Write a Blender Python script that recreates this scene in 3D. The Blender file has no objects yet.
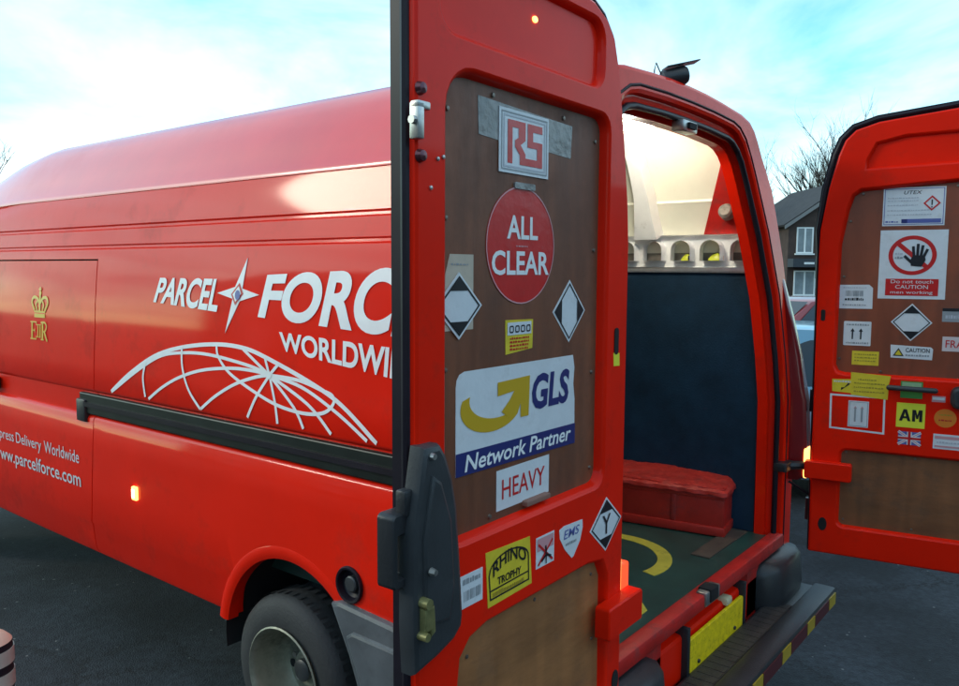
import bpy, bmesh, math, random
from mathutils import Vector, Matrix
from mathutils.geometry import tessellate_polygon
random.seed(7)
rad = math.radians
SC = bpy.context.scene
COL = SC.collection
GZ = -.07                                   # ground level in the van's own measuring frame

# ------------------------------------------------------------------ camera
cd = bpy.data.cameras.new('camera'); cam = bpy.data.objects.new('camera', cd); COL.objects.link(cam); SC.camera = cam
HEAD, PITCH, ROLL = rad(51.673), rad(-5.163), rad(.346)
_f = Vector((math.sin(HEAD)*math.cos(PITCH), math.cos(HEAD)*math.cos(PITCH), math.sin(PITCH)))
_r0 = Vector((math.cos(HEAD), -math.sin(HEAD), 0)); _u0 = _r0.cross(_f)
_r = _r0*math.cos(ROLL)+_u0*math.sin(ROLL); _u = _u0*math.cos(ROLL)-_r0*math.sin(ROLL)
_m = Matrix((_r, _u, -_f)).transposed().to_4x4(); _m.translation = (-2.854, -1.147, 1.878)
cam.matrix_world = _m
cd.sensor_width = 36; cd.lens = 803.74/959*36; cd.clip_start = .05; cd.clip_end = 2000

# ------------------------------------------------------------------ world, sun, exposure
SUN_DIR = Vector((-.60, .76, .39)).normalized()          # towards the sun
wd = bpy.data.worlds.new('World'); SC.world = wd; wd.use_nodes = True
nt = wd.node_tree; nt.nodes.clear()
def N(t, typ, **k):
    n = t.nodes.new(typ)
    for a, b in k.items(): setattr(n, a, b)
    return n
out = N(nt, 'ShaderNodeOutputWorld'); bg = N(nt, 'ShaderNodeBackground'); bg.inputs[1].default_value = .12
sky = N(nt, 'ShaderNodeTexSky', sky_type='NISHITA'); sky.sun_disc = False
sky.sun_elevation = math.asin(SUN_DIR.z); sky.sun_rotation = math.atan2(SUN_DIR.x, SUN_DIR.y)
sky.air_density = 1.0; sky.dust_density = .5; sky.ozone_density = 2.0
tc = N(nt, 'ShaderNodeTexCoord'); sep = N(nt, 'ShaderNodeSeparateXYZ'); nt.links.new(tc.outputs['Generated'], sep.inputs[0])
ad = N(nt, 'ShaderNodeMath', operation='ADD'); ad.inputs[1].default_value = .22; nt.links.new(sep.outputs[2], ad.inputs[0])
mx = N(nt, 'ShaderNodeMath', operation='MAXIMUM'); mx.inputs[1].default_value = .05; nt.links.new(ad.outputs[0], mx.inputs[0])
dx = N(nt, 'ShaderNodeMath', operation='DIVIDE'); dy = N(nt, 'ShaderNodeMath', operation='DIVIDE')
nt.links.new(sep.outputs[0], dx.inputs[0]); nt.links.new(mx.outputs[0], dx.inputs[1])
nt.links.new(sep.outputs[1], dy.inputs[0]); nt.links.new(mx.outputs[0], dy.inputs[1])
cb = N(nt, 'ShaderNodeCombineXYZ'); nt.links.new(dx.outputs[0], cb.inputs[0]); nt.links.new(dy.outputs[0], cb.inputs[1])
nz = N(nt, 'ShaderNodeTexNoise'); nz.inputs['Scale'].default_value = 1.15; nz.inputs['Detail'].default_value = 7; nz.inputs['Roughness'].default_value = .55; nz.inputs['Distortion'].default_value = .5
nt.links.new(cb.outputs[0], nz.inputs['Vector'])
rp = N(nt, 'ShaderNodeValToRGB'); rp.color_ramp.elements[0].position = .36; rp.color_ramp.elements[1].position = .70
nt.links.new(nz.outputs['Fac'], rp.inputs[0])
tint = N(nt, 'ShaderNodeMix', data_type='RGBA', blend_type='MULTIPLY'); tint.inputs[0].default_value = 1
tint.inputs[7].default_value = (.92, 1.55, 1.52, 1); nt.links.new(sky.outputs[0], tint.inputs[6])
mixc = N(nt, 'ShaderNodeMix', data_type='RGBA'); nt.links.new(rp.outputs[0], mixc.inputs[0]); nt.links.new(tint.outputs[2], mixc.inputs[6])
mixc.inputs[7].default_value = (6.2, 7.3, 7.6, 1)
nt.links.new(mixc.outputs[2], bg.inputs[0]); nt.links.new(bg.outputs[0], out.inputs[0])

sl = bpy.data.lights.new('sun', 'SUN'); sl.energy = .5; sl.angle = rad(10); sl.color = (1, .86, .68)
so = bpy.data.objects.new('sun', sl); COL.objects.link(so); so.rotation_euler = SUN_DIR.to_track_quat('Z', 'Y').to_euler()
vs = SC.view_settings; vs.view_transform = 'Standard'; vs.look = 'None'; vs.gamma = 1; vs.exposure = .90

# ------------------------------------------------------------------ materials
MATS = {}
def mat(name, base, rough=.5, metal=0., coat=0., var=.0, vscale=4., bump=0., bscale=60., emit=None, trans=0., dirt=None, dscale=3., spec=.5, stretch=None, crough=.06, scratch=0, grain=0):
    if name in MATS: return MATS[name]
    m = bpy.data.materials.new(name); m.use_nodes = True; t = m.node_tree; b = t.nodes['Principled BSDF']
    b.inputs['Base Color'].default_value = (*base, 1); b.inputs['Roughness'].default_value = rough; b.inputs['Metallic'].default_value = metal
    b.inputs['Coat Weight'].default_value = coat; b.inputs['Coat Roughness'].default_value = crough
    b.inputs['Specular IOR Level'].default_value = spec; b.inputs['Transmission Weight'].default_value = trans
    co = N(t, 'ShaderNodeTexCoord'); vec = co.outputs['Object']
    if stretch:
        mp = N(t, 'ShaderNodeMapping'); mp.inputs['Scale'].default_value = stretch; t.links.new(vec, mp.inputs[0]); vec = mp.outputs[0]
    col = None
    if var:
        n = N(t, 'ShaderNodeTexNoise'); n.inputs['Scale'].default_value = vscale; n.inputs['Detail'].default_value = 8; n.inputs['Roughness'].default_value = .6
        t.links.new(vec, n.inputs['Vector'])
        r = N(t, 'ShaderNodeValToRGB'); r.color_ramp.elements[0].position = .3; r.color_ramp.elements[1].position = .7
        r.color_ramp.elements[0].color = (*[c*(1-var) for c in base], 1); r.color_ramp.elements[1].color = (*[min(1, c*(1+var)) for c in base], 1)
        t.links.new(n.outputs['Fac'], r.inputs[0]); col = r.outputs[0]
    if dirt:
        n2 = N(t, 'ShaderNodeTexNoise'); n2.inputs['Scale'].default_value = dscale; n2.inputs['Detail'].default_value = 9; n2.inputs['Roughness'].default_value = .7
        t.links.new(co.outputs['Object'], n2.inputs['Vector'])
        r2 = N(t, 'ShaderNodeValToRGB'); r2.color_ramp.elements[0].position = dirt[3]; r2.color_ramp.elements[1].position = min(1, dirt[3]+.22)
        r2.color_ramp.elements[1].color = (dirt[4],)*3+(1,)
        t.links.new(n2.outputs['Fac'], r2.inputs[0])
        x = N(t, 'ShaderNodeMix', data_type='RGBA'); t.links.new(r2.outputs[0], x.inputs[0])
        if col: t.links.new(col, x.inputs[6])
        else: x.inputs[6].default_value = (*base, 1)
        x.inputs[7].default_value = (*dirt[:3], 1); col = x.outputs[2]
        rr = N(t, 'ShaderNodeMath', operation='MULTIPLY_ADD'); rr.inputs[1].default_value = .35; rr.inputs[2].default_value = rough
        t.links.new(r2.outputs[0], rr.inputs[0]); t.links.new(rr.outputs[0], b.inputs['Roughness'])
    if scratch:                                     # chips and fine scuffs through the paint
        mp2 = N(t, 'ShaderNodeMapping'); mp2.inputs['Scale'].default_value = (1, 1, 1); t.links.new(co.outputs['Object'], mp2.inputs[0])
        n5 = N(t, 'ShaderNodeTexNoise'); n5.inputs['Scale'].default_value = 38; n5.inputs['Detail'].default_value = 5; n5.inputs['Roughness'].default_value = .75; n5.inputs['Distortion'].default_value = 1.5
        t.links.new(mp2.outputs[0], n5.inputs['Vector'])
        r5 = N(t, 'ShaderNodeValToRGB'); r5.color_ramp.elements[0].position = .70; r5.color_ramp.elements[1].position = .74; r5.color_ramp.elements[1].color = (.7, .7, .7, 1)
        t.links.new(n5.outputs['Fac'], r5.inputs[0])
        x5 = N(t, 'ShaderNodeMix', data_type='RGBA'); t.links.new(r5.outputs[0], x5.inputs[0]); x5.inputs[7].default_value = (.16, .05, .04, 1)
        if col: t.links.new(col, x5.inputs[6])
        else: x5.inputs[6].default_value = (*base, 1)
        col = x5.outputs[2]
    if grain:                                       # wood figure: stretched wave bands
        wv = N(t, 'ShaderNodeTexWave', wave_type='BANDS', bands_direction='X'); wv.inputs['Scale'].default_value = grain; wv.inputs['Distortion'].default_value = 16; wv.inputs['Detail'].default_value = 6; wv.inputs['Detail Scale'].default_value = 1.1
        mpg = N(t, 'ShaderNodeMapping'); mpg.inputs['Scale'].default_value = (1, 1, .12); t.links.new(co.outputs['Object'], mpg.inputs[0]); t.links.new(mpg.outputs[0], wv.inputs['Vector'])
        rg = N(t, 'ShaderNodeValToRGB'); rg.color_ramp.elements[0].color = (.62, .60, .58, 1); rg.color_ramp.elements[1].color = (1.15, 1.12, 1.1, 1); t.links.new(wv.outputs['Fac'], rg.inputs[0])
        xg = N(t, 'ShaderNodeMix', data_type='RGBA', blend_type='MULTIPLY'); xg.inputs[0].default_value = .30; t.links.new(rg.outputs[0], xg.inputs[7])
        if col: t.links.new(col, xg.inputs[6])
        else: xg.inputs[6].default_value = (*base, 1)
        col = xg.outputs[2]
    if col: t.links.new(col, b.inputs['Base Color'])
    if bump:
        n3 = N(t, 'ShaderNodeTexNoise'); n3.inputs['Scale'].default_value = bscale; n3.inputs['Detail'].default_value = 6
        t.links.new(vec, n3.inputs['Vector'])
        bp = N(t, 'ShaderNodeBump'); bp.inputs['Strength'].default_value = bump; bp.inputs['Distance'].default_value = .01
        t.links.new(n3.outputs['Fac'], bp.inputs['Height']); t.links.new(bp.outputs[0], b.inputs['Normal'])
    if emit:
        b.inputs['Emission Color'].default_value = (*emit[:3], 1); b.inputs['Emission Strength'].default_value = emit[3]
    MATS[name] = m; return m

RED = mat('red paint', (.82, .014, .002), .45, coat=.38, var=.07, vscale=1.5, dirt=(.42, .028, .015, .55, .55), dscale=3.6, bump=.5, bscale=3.4, spec=.05, crough=.07, scratch=1)
ROOFP = mat('weathered roof gel coat with sky sheen', (.80, .030, .022), .36, coat=.7, var=.10, vscale=2., dirt=(.72, .09, .08, .50, .5), dscale=1.4, bump=.08, bscale=2., crough=.12)  # chalky paler blotches also put the sky's sheen into the colour
DOORRED = mat('red door paint', (.82, .014, .002), .38, spec=.08, coat=.16, var=.10, vscale=3., dirt=(.40, .025, .012, .55, .6), dscale=7., bump=.05, bscale=9., scratch=1)
REDDULL = mat('scuffed red paint', (.48, .012, .008), .5, var=.2, vscale=9., dirt=(.10, .05, .045, .52, .7), dscale=14.)
PLY = mat('plywood', (.18, .056, .023), .50, grain=4., scratch=1, var=.35, vscale=3.5, bump=.12, bscale=40., dirt=(.085, .042, .028, .46, .6), dscale=3.2, stretch=(1.2, 1, .35))
PLY2 = mat('bare plywood', (.32, .130, .044), .55, grain=3.5, var=.3, vscale=6., bump=.12, bscale=40., dirt=(.16, .085, .045, .50, .6), dscale=6., stretch=(.35, 1, 1.4))
BLACKRUB = mat('black rubber', (.012, .009, .015), .42, var=.3, vscale=10., spec=.25)
BLACKPL = mat('black plastic', (.02, .021, .024), .42, var=.25, vscale=8., bump=.1, bscale=160.)
GREYPL = mat('dark grey plastic', (.034, .037, .041), .42, var=.2, vscale=10., bump=.06, bscale=200., dirt=(.09, .09, .09, .6, .4), dscale=12.)
BUMPER = mat('grey bumper plastic', (.10, .11, .12), .36, var=.2, vscale=7., dirt=(.05, .05, .05, .5, .6), dscale=9.)
WHITE = mat('white vinyl', (.84, .84, .84), .38, var=.04, vscale=12.)
CREAM = mat('cream liner', (.80, .78, .66), .55, var=.06, vscale=3., dirt=(.42, .34, .20, .58, .5), dscale=5.)
WHITEPT = mat('white painted metal', (.80, .80, .80), .4, var=.05, vscale=9., dirt=(.34, .31, .27, .60, .6), dscale=16.)
NAVY = mat('navy lining panel', (.007, .028, .056), .75, spec=.25, var=.35, vscale=6., bump=.15, bscale=120.)
LINO = mat('green lino', (.018, .056, .046), .42, var=.25, vscale=7., dirt=(.07, .07, .06, .58, .5), dscale=8.)
YELFLOOR = mat('worn yellow floor paint', (.50, .42, .05), .5, var=.15, vscale=14., dirt=(.09, .09, .05, .56, .8), dscale=18.)
METAL = mat('galvanised metal', (.45, .44, .42), .35, metal=.9, var=.2, vscale=20., dirt=(.16, .12, .09, .56, .6), dscale=30.)
BRASS = mat('brassy latch metal', (.24, .22, .09), .45, metal=.5, var=.3, vscale=30.)
ALU = mat('aluminium trim', (.62, .63, .65), .3, metal=.8, var=.1, vscale=20.)
TYRE = mat('tyre rubber', (.028, .028, .029), .72, var=.25, vscale=9., bump=.15, bscale=90.)
RIM = mat('dull steel wheel', (.27, .27, .205), .45, metal=.3, var=.3, vscale=9., dirt=(.06, .05, .035, .46, .8), dscale=9.)
DARK = mat('dark cavity', (.008, .008, .009), .9)
AMBER = mat('lit amber lens and glint', (.9, .38, .08), .25, emit=(1., .42, .10, 2.2))
AMBERCORE = mat('lit bulb glow', (1, .8, .4), .3, emit=(1., .70, .30, 7.))
REDLENS = mat('red lens', (.20, .010, .012), .22, coat=.3)
REDLIT = mat('lit red lens', (.8, .05, .02), .3, emit=(1., .07, .02, .8))
S_WHITE = mat('sticker white', (.70, .71, .74), .32, var=.06, vscale=14., dirt=(.42, .40, .38, .54, .55), dscale=14., bump=.25, bscale=22.)
S_PAPER = mat('aged paper', (.52, .42, .33), .6, var=.10, vscale=20.)
S_BLACK = mat('sticker black', (.012, .012, .016), .36)
S_RED = mat('sticker red', (.58, .016, .016), .30, var=.08, vscale=20., bump=.2, bscale=16., dirt=(.40, .06, .06, .56, .5), dscale=16.)
S_PINK = mat('faded pink print', (.62, .30, .32), .4)
S_YEL = mat('sticker yellow', (.74, .56, .035), .36, var=.10, vscale=25.)
S_YELB = mat('bright yellow sticker', (.80, .78, .05), .36)
S_GOLD = mat('gold print', (.60, .36, .015), .36)
S_NAVY = mat('navy print', (.02, .028, .15), .34)
S_BLUE = mat('blue print', (.10, .12, .36), .36)
S_GREEN = mat('green sticker', (.06, .26, .05), .4)
S_ORANGE = mat('orange sticker', (.72, .20, .02), .4)
S_GREY = mat('grey print', (.30, .31, .33), .42)
S_PALE = mat('pale grey print', (.50, .50, .55), .42)
TAPE = mat('silver packing tape', (.20, .185, .18), .22, var=.25, vscale=18., bump=.3, bscale=30.)
GOLDY = mat('gold vinyl', (.72, .44, .03), .35)
GLASS = mat('dark window glass', (.02, .026, .032), .06, spec=.6)

# ------------------------------------------------------------------ mesh helpers
class MB:
    def __init__(s): s.v = []; s.f = []; s.mi = []; s.mats = []
    def m(s, ma):
        if ma not in s.mats: s.mats.append(ma)
        return s.mats.index(ma)
    def add(s, vs, fs, ma):
        o = len(s.v); s.v += [tuple(q) for q in vs]; i = s.m(ma)
        for f in fs: s.f.append([a+o for a in f]); s.mi.append(i)
        return s
    def box(s, a, b, ma, bev=0.):
        x0, y0, z0 = a; x1, y1, z1 = b
        if bev > 0:
            bm = bmesh.new(); bmesh.ops.create_cube(bm, size=1)
            for v in bm.verts: v.co = Vector(((x0+x1)/2+v.co.x*(x1-x0), (y0+y1)/2+v.co.y*(y1-y0), (z0+z1)/2+v.co.z*(z1-z0)))
            bmesh.ops.bevel(bm, geom=bm.edges[:]+bm.verts[:], offset=bev, segments=2, profile=.5, affect='EDGES')
            s.add([v.co[:] for v in bm.verts], [[v.index for v in f.verts] for f in bm.faces], ma); bm.free(); return s
        return s.add([(x0,y0,z0),(x1,y0,z0),(x1,y1,z0),(x0,y1,z0),(x0,y0,z1),(x1,y0,z1),(x1,y1,z1),(x0,y1,z1)],
                     [(0,3,2,1),(4,5,6,7),(0,1,5,4),(1,2,6,5),(2,3,7,6),(3,0,4,7)], ma)
    def rings(s, R, ma, close=True, caps=True):
        n = len(R[0]); o = []
        for r in R: o += list(r)
        f = []
        for i in range(len(R)-1):
            for j in range(n if close else n-1):
                k = (j+1) % n; f.append((i*n+j, i*n+k, (i+1)*n+k, (i+1)*n+j))
        if caps: f.append(tuple(range(n))[::-1]); f.append(tuple((len(R)-1)*n+j for j in range(n)))
        return s.add(o, f, ma)
    def tube(s, pts, r, ma, n=8, caps=True):
        P = [Vector(p) for p in pts]; R = []; up = None
        for i, p in enumerate(P):
            d = (P[min(i+1, len(P)-1)]-P[max(i-1, 0)]).normalized()
            if up is None: up = Vector((0,0,1)) if abs(d.z) < .9 else Vector((1,0,0))
            a = d.cross(up).normalized(); b = a.cross(d); up = b
            rr = r[i] if isinstance(r, (list, tuple)) else r
            R.append([tuple(p+(a*math.cos(t)+b*math.sin(t))*rr) for t in [2*math.pi*k/n for k in range(n)]])
        return s.rings(R, ma, True, caps)
    def lathe(s, prof, ma, c=(0,0,0), axis='X', n=32):
        R = []
        for (a, r) in prof:
            ring = []
            for k in range(n):
                t = 2*math.pi*k/n; u, w = r*math.cos(t), r*math.sin(t)
                ring.append((c[0]+a, c[1]+u, c[2]+w) if axis == 'X' else (c[0]+u, c[1]+a, c[2]+w) if axis == 'Y' else (c[0]+u, c[1]+w, c[2]+a))
            R.append(ring)
        return s.rings(R, ma, True, False)
    def build(s, name, parent=None, smooth=35, loc=None, rz=None, recalc=True):
        me = bpy.data.meshes.new(name); me.from_pydata(s.v, [], s.f)
        for ma in s.mats: me.materials.append(ma)
        me.polygons.foreach_set('material_index', s.mi)
        if recalc:
            bm = bmesh.new(); bm.from_mesh(me); bmesh.ops.recalc_face_normals(bm, faces=bm.faces); bm.to_mesh(me); bm.free()
        if smooth:
            me.polygons.foreach_set('use_smooth', [True]*len(me.polygons)); me.set_sharp_from_angle(angle=rad(smooth))
        o = bpy.data.objects.new(name, me); COL.objects.link(o)
        if parent is not None:
            o.parent = parent
            if parent.get('vanroot'): o.location = (0, 0, -GZ)
        if loc: o.location = Vector(loc)+o.location
        if rz: o.rotation_euler.z = rz
        return o
def tag(o, label=None, cat=None, group=None, kind=None):
    if label: o['label'] = label
    if cat: o['category'] = cat
    if group: o['group'] = group
    if kind: o['kind'] = kind
    return o
def empty(name, loc, rz=0):
    o = bpy.data.objects.new(name, None); COL.objects.link(o); o.location = loc; o.rotation_euler.z = rz; o.empty_display_size = .2; return o
def boolean(o, cut, op='DIFFERENCE', delete=True):
    md = o.modifiers.new('b', 'BOOLEAN'); md.operation = op; md.object = cut; md.solver = 'EXACT'
    dg = bpy.context.evaluated_depsgraph_get(); me = bpy.data.meshes.new_from_object(o.evaluated_get(dg)); o.modifiers.clear()
    old = o.data; o.data = me; me.name = old.name
    me.polygons.foreach_set('use_smooth', [True]*len(me.polygons)); me.set_sharp_from_angle(angle=rad(35))
    if delete: bpy.data.objects.remove(cut)
def rrect(x0, x1, z0, z1, r, n=5):
    rs = r if isinstance(r, (list, tuple)) else [r]*4       # BL, BR, TR, TL
    P = []
    for (cx, cz, a0, q) in ((x0, z0, 180, 0), (x1, z0, 270, 1), (x1, z1, 0, 2), (x0, z1, 90, 3)):
        R = rs[q]; mx_ = cx+(R if cx == x0 else -R); mz_ = cz+(R if cz == z0 else -R)
        for k in range(n+1):
            a = rad(a0+90*k/n); P.append((mx_+R*math.cos(a), mz_+R*math.sin(a)))
    return P
def circ(cx, cz, rx, rz=None, n=28, a0=0, a1=360):
    rz = rx if rz is None else rz
    full = abs(a1-a0) >= 359.9
    return [(cx+rx*math.cos(rad(a0+(a1-a0)*k/(n if full else n-1))), cz+rz*math.sin(rad(a0+(a1-a0)*k/(n if full else n-1)))) for k in range(n)]
def r4(x0, x1, z0, z1): return [(x0,z0),(x1,z0),(x1,z1),(x0,z1)]
def area2(P): return sum(P[i][0]*P[(i+1) % len(P)][1]-P[(i+1) % len(P)][0]*P[i][1] for i in range(len(P)))/2
def offset(P, d):
    """move a closed 2D outline outwards by d (inwards when negative)"""
    s = 1 if area2(P) > 0 else -1; n = len(P); Q = []
    for i in range(n):
        a, b, c = P[i-1], P[i], P[(i+1) % n]
        e1 = Vector((b[0]-a[0], b[1]-a[1])); e2 = Vector((c[0]-b[0], c[1]-b[1]))
        if e1.length < 1e-9: e1 = e2
        if e2.length < 1e-9: e2 = e1
        n1 = Vector((e1.y, -e1.x)).normalized()*s; n2 = Vector((e2.y, -e2.x)).normalized()*s
        m_ = (n1+n2); m_ = m_.normalized() if m_.length > 1e-6 else n1
        k = d/max(.45, m_.dot(n1)); Q.append((b[0]+m_.x*k, b[1]+m_.y*k))
    return Q
def tess(loops):
    L = [[Vector((p[0], p[1], 0)) for p in l] for l in loops]; pts = [p for l in loops for p in l]
    return pts, [tuple(t) for t in tessellate_polygon(L)]
def relief(mb, outer, holes, y, oprof, hprof, ma, fn=None):
    """a pressed sheet in the x-z plane facing -y: flat face at y, rolled outer edge and hole edges given as (offset, depth)"""
    fn = fn or (lambda x, yy, z: (x, yy, z))
    pts, tri = tess([outer]+holes); mb.add([fn(p[0], y, p[1]) for p in pts], tri, ma)
    for P, prof, sg in [(outer, oprof, 1)]+[(h, hprof, -1) for h in holes]:
        R = [[fn(p[0], y, p[1]) for p in P]]+[[fn(p[0], y+dp, p[1]) for p in offset(P, of*sg)] for of, dp in prof]
        mb.rings(R, ma, True, False)
def slab(mb, P, y0, y1, ma, bev=0., fn=None):
    """extruded outline, front at y0 (towards -y) with a rounded front edge"""
    fn = fn or (lambda x, yy, z: (x, yy, z))
    Pi = offset(P, -bev) if bev else P
    pts, tri = tess([Pi]); mb.add([fn(p[0], y0, p[1]) for p in pts], tri, ma)
    R = [[fn(p[0], y0, p[1]) for p in Pi]]
    if bev: R += [[fn(p[0], y0+bev*.3, p[1]) for p in offset(P, -bev*.3)], [fn(p[0], y0+bev, p[1]) for p in P]]
    R.append([fn(p[0], y1, p[1]) for p in P]); mb.rings(R, ma, True, False)
    pts, tri = tess([P]); mb.add([fn(p[0], y1, p[1]) for p in pts], tri, ma)

# ---- lettering
_TC = {}
def glyphs(body, bold=0., shear=0., res=3):
    k = (body, bold, shear, res)
    if k in _TC: return _TC[k]
    c = bpy.data.curves.new('t', 'FONT'); c.body = body; c.offset = bold; c.shear = shear; c.resolution_u = res; c.fill_mode = 'FRONT'
    o = bpy.data.objects.new('t', c); COL.objects.link(o); dg = bpy.context.evaluated_depsgraph_get(); dg.update()
    me = bpy.data.meshes.new_from_object(o.evaluated_get(dg))
    v = [(q.co.x, q.co.y) for q in me.vertices]; f = [tuple(p.vertices) for p in me.polygons]
    bpy.data.objects.remove(o); bpy.data.curves.remove(c); bpy.data.meshes.remove(me)
    x0 = min(p[0] for p in v); x1 = max(p[0] for p in v); y0 = min(p[1] for p in v); y1 = max(p[1] for p in v)
    v = [((p[0]-x0)/(x1-x0), (p[1]-y0)/(y1-y0)) for p in v]
    _TC[k] = (v, f); return v, f
class Decal:
    """flat print: layers of filled shapes, x to the viewer's right, z up; lies on a surface given by fn(x, off, z)"""
    def __init__(s, fn=None, base=.0, step=.0009):
        s.mb = MB(); s.fn = fn or (lambda x, o, z: (x, -o, z)); s.base = base; s.step = step
    def h(s, l): return s.base+s.step*(l+1)
    def poly(s, P, ma, l=0, holes=()):
        pts, tri = tess([P]+list(holes)); h = s.h(l)
        s.mb.add([s.fn(p[0], h, p[1]) for p in pts], tri, ma)
        if l == 0: s.mb.rings([[s.fn(p[0], h, p[1]) for p in P], [s.fn(p[0], s.base-.001, p[1]) for p in P]], ma, True, False)
        return s
    def rect(s, x0, x1, z0, z1, ma, l=0): return s.poly([(x0,z0),(x1,z0),(x1,z1),(x0,z1)], ma, l)
    def ring(s, P, w, ma, l=1): return s.poly(P, ma, l, [offset(P, -w)])
    def line(s, pts, w, ma, l=1):
        n = len(pts); A = []; B = []
        for i in range(n):
            a = Vector(pts[max(i-1, 0)]); b = Vector(pts[min(i+1, n-1)]); d = (b-a).normalized(); q = Vector((-d.y, d.x))*w/2; p = Vector(pts[i])
            A.append(tuple(p+q)); B.append(tuple(p-q))
        h = s.h(l); vs = [s.fn(p[0], h, p[1]) for p in A]+[s.fn(p[0], h, p[1]) for p in B]
        s.mb.add(vs, [(i, i+1, n+i+1, n+i) for i in range(n-1)], ma); return s
    def text(s, body, x0, x1, z0, z1, ma, l=1, bold=.012, shear=0., quad=None, res=3):
        v, f = glyphs(body, bold, shear, res); h = s.h(l); o = []
        for a, b in v:
            if quad: (bl, br, tr, tl) = quad; p = [(bl[i]*(1-a)+br[i]*a)*(1-b)+(tl[i]*(1-a)+tr[i]*a)*b for i in (0, 1)]
            else: p = (x0+(x1-x0)*a, z0+(z1-z0)*b)
            o.append(s.fn(p[0], h, p[1]))
        s.mb.add(o, f, ma); return s
    def scrawl(s, x0, x1, z, hgt, ma, l=1):
        """a line of print too small to read: a row of short dashes"""
        x = x0
        while x < x1-.002:
            w = random.uniform(.003, .011); s.rect(x, min(x1, x+w), z, z+hgt*random.uniform(.7, 1), ma, l); x += w+.0028
        return s
    def build(s, name, parent): return s.mb.build(name, parent, 0, recalc=False)

def smooth2(pts, n=6):
    """Catmull-Rom through 2D points"""
    if len(pts) < 3: return [(pts[0][0]+(pts[1][0]-pts[0][0])*k/n, pts[0][1]+(pts[1][1]-pts[0][1])*k/n) for k in range(n+1)]
    P = [pts[0]]+list(pts)+[pts[-1]]; o = []
    for i in range(1, len(P)-2):
        for k in range(n):
            t = k/n; a, b, c, d = P[i-1], P[i], P[i+1], P[i+2]
            o.append(tuple(.5*(2*b[j]+(c[j]-a[j])*t+(2*a[j]-5*b[j]+4*c[j]-d[j])*t*t+(3*b[j]-a[j]-3*c[j]+d[j])*t**3) for j in (0, 1)))
    o.append(pts[-1]); return o

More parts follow.
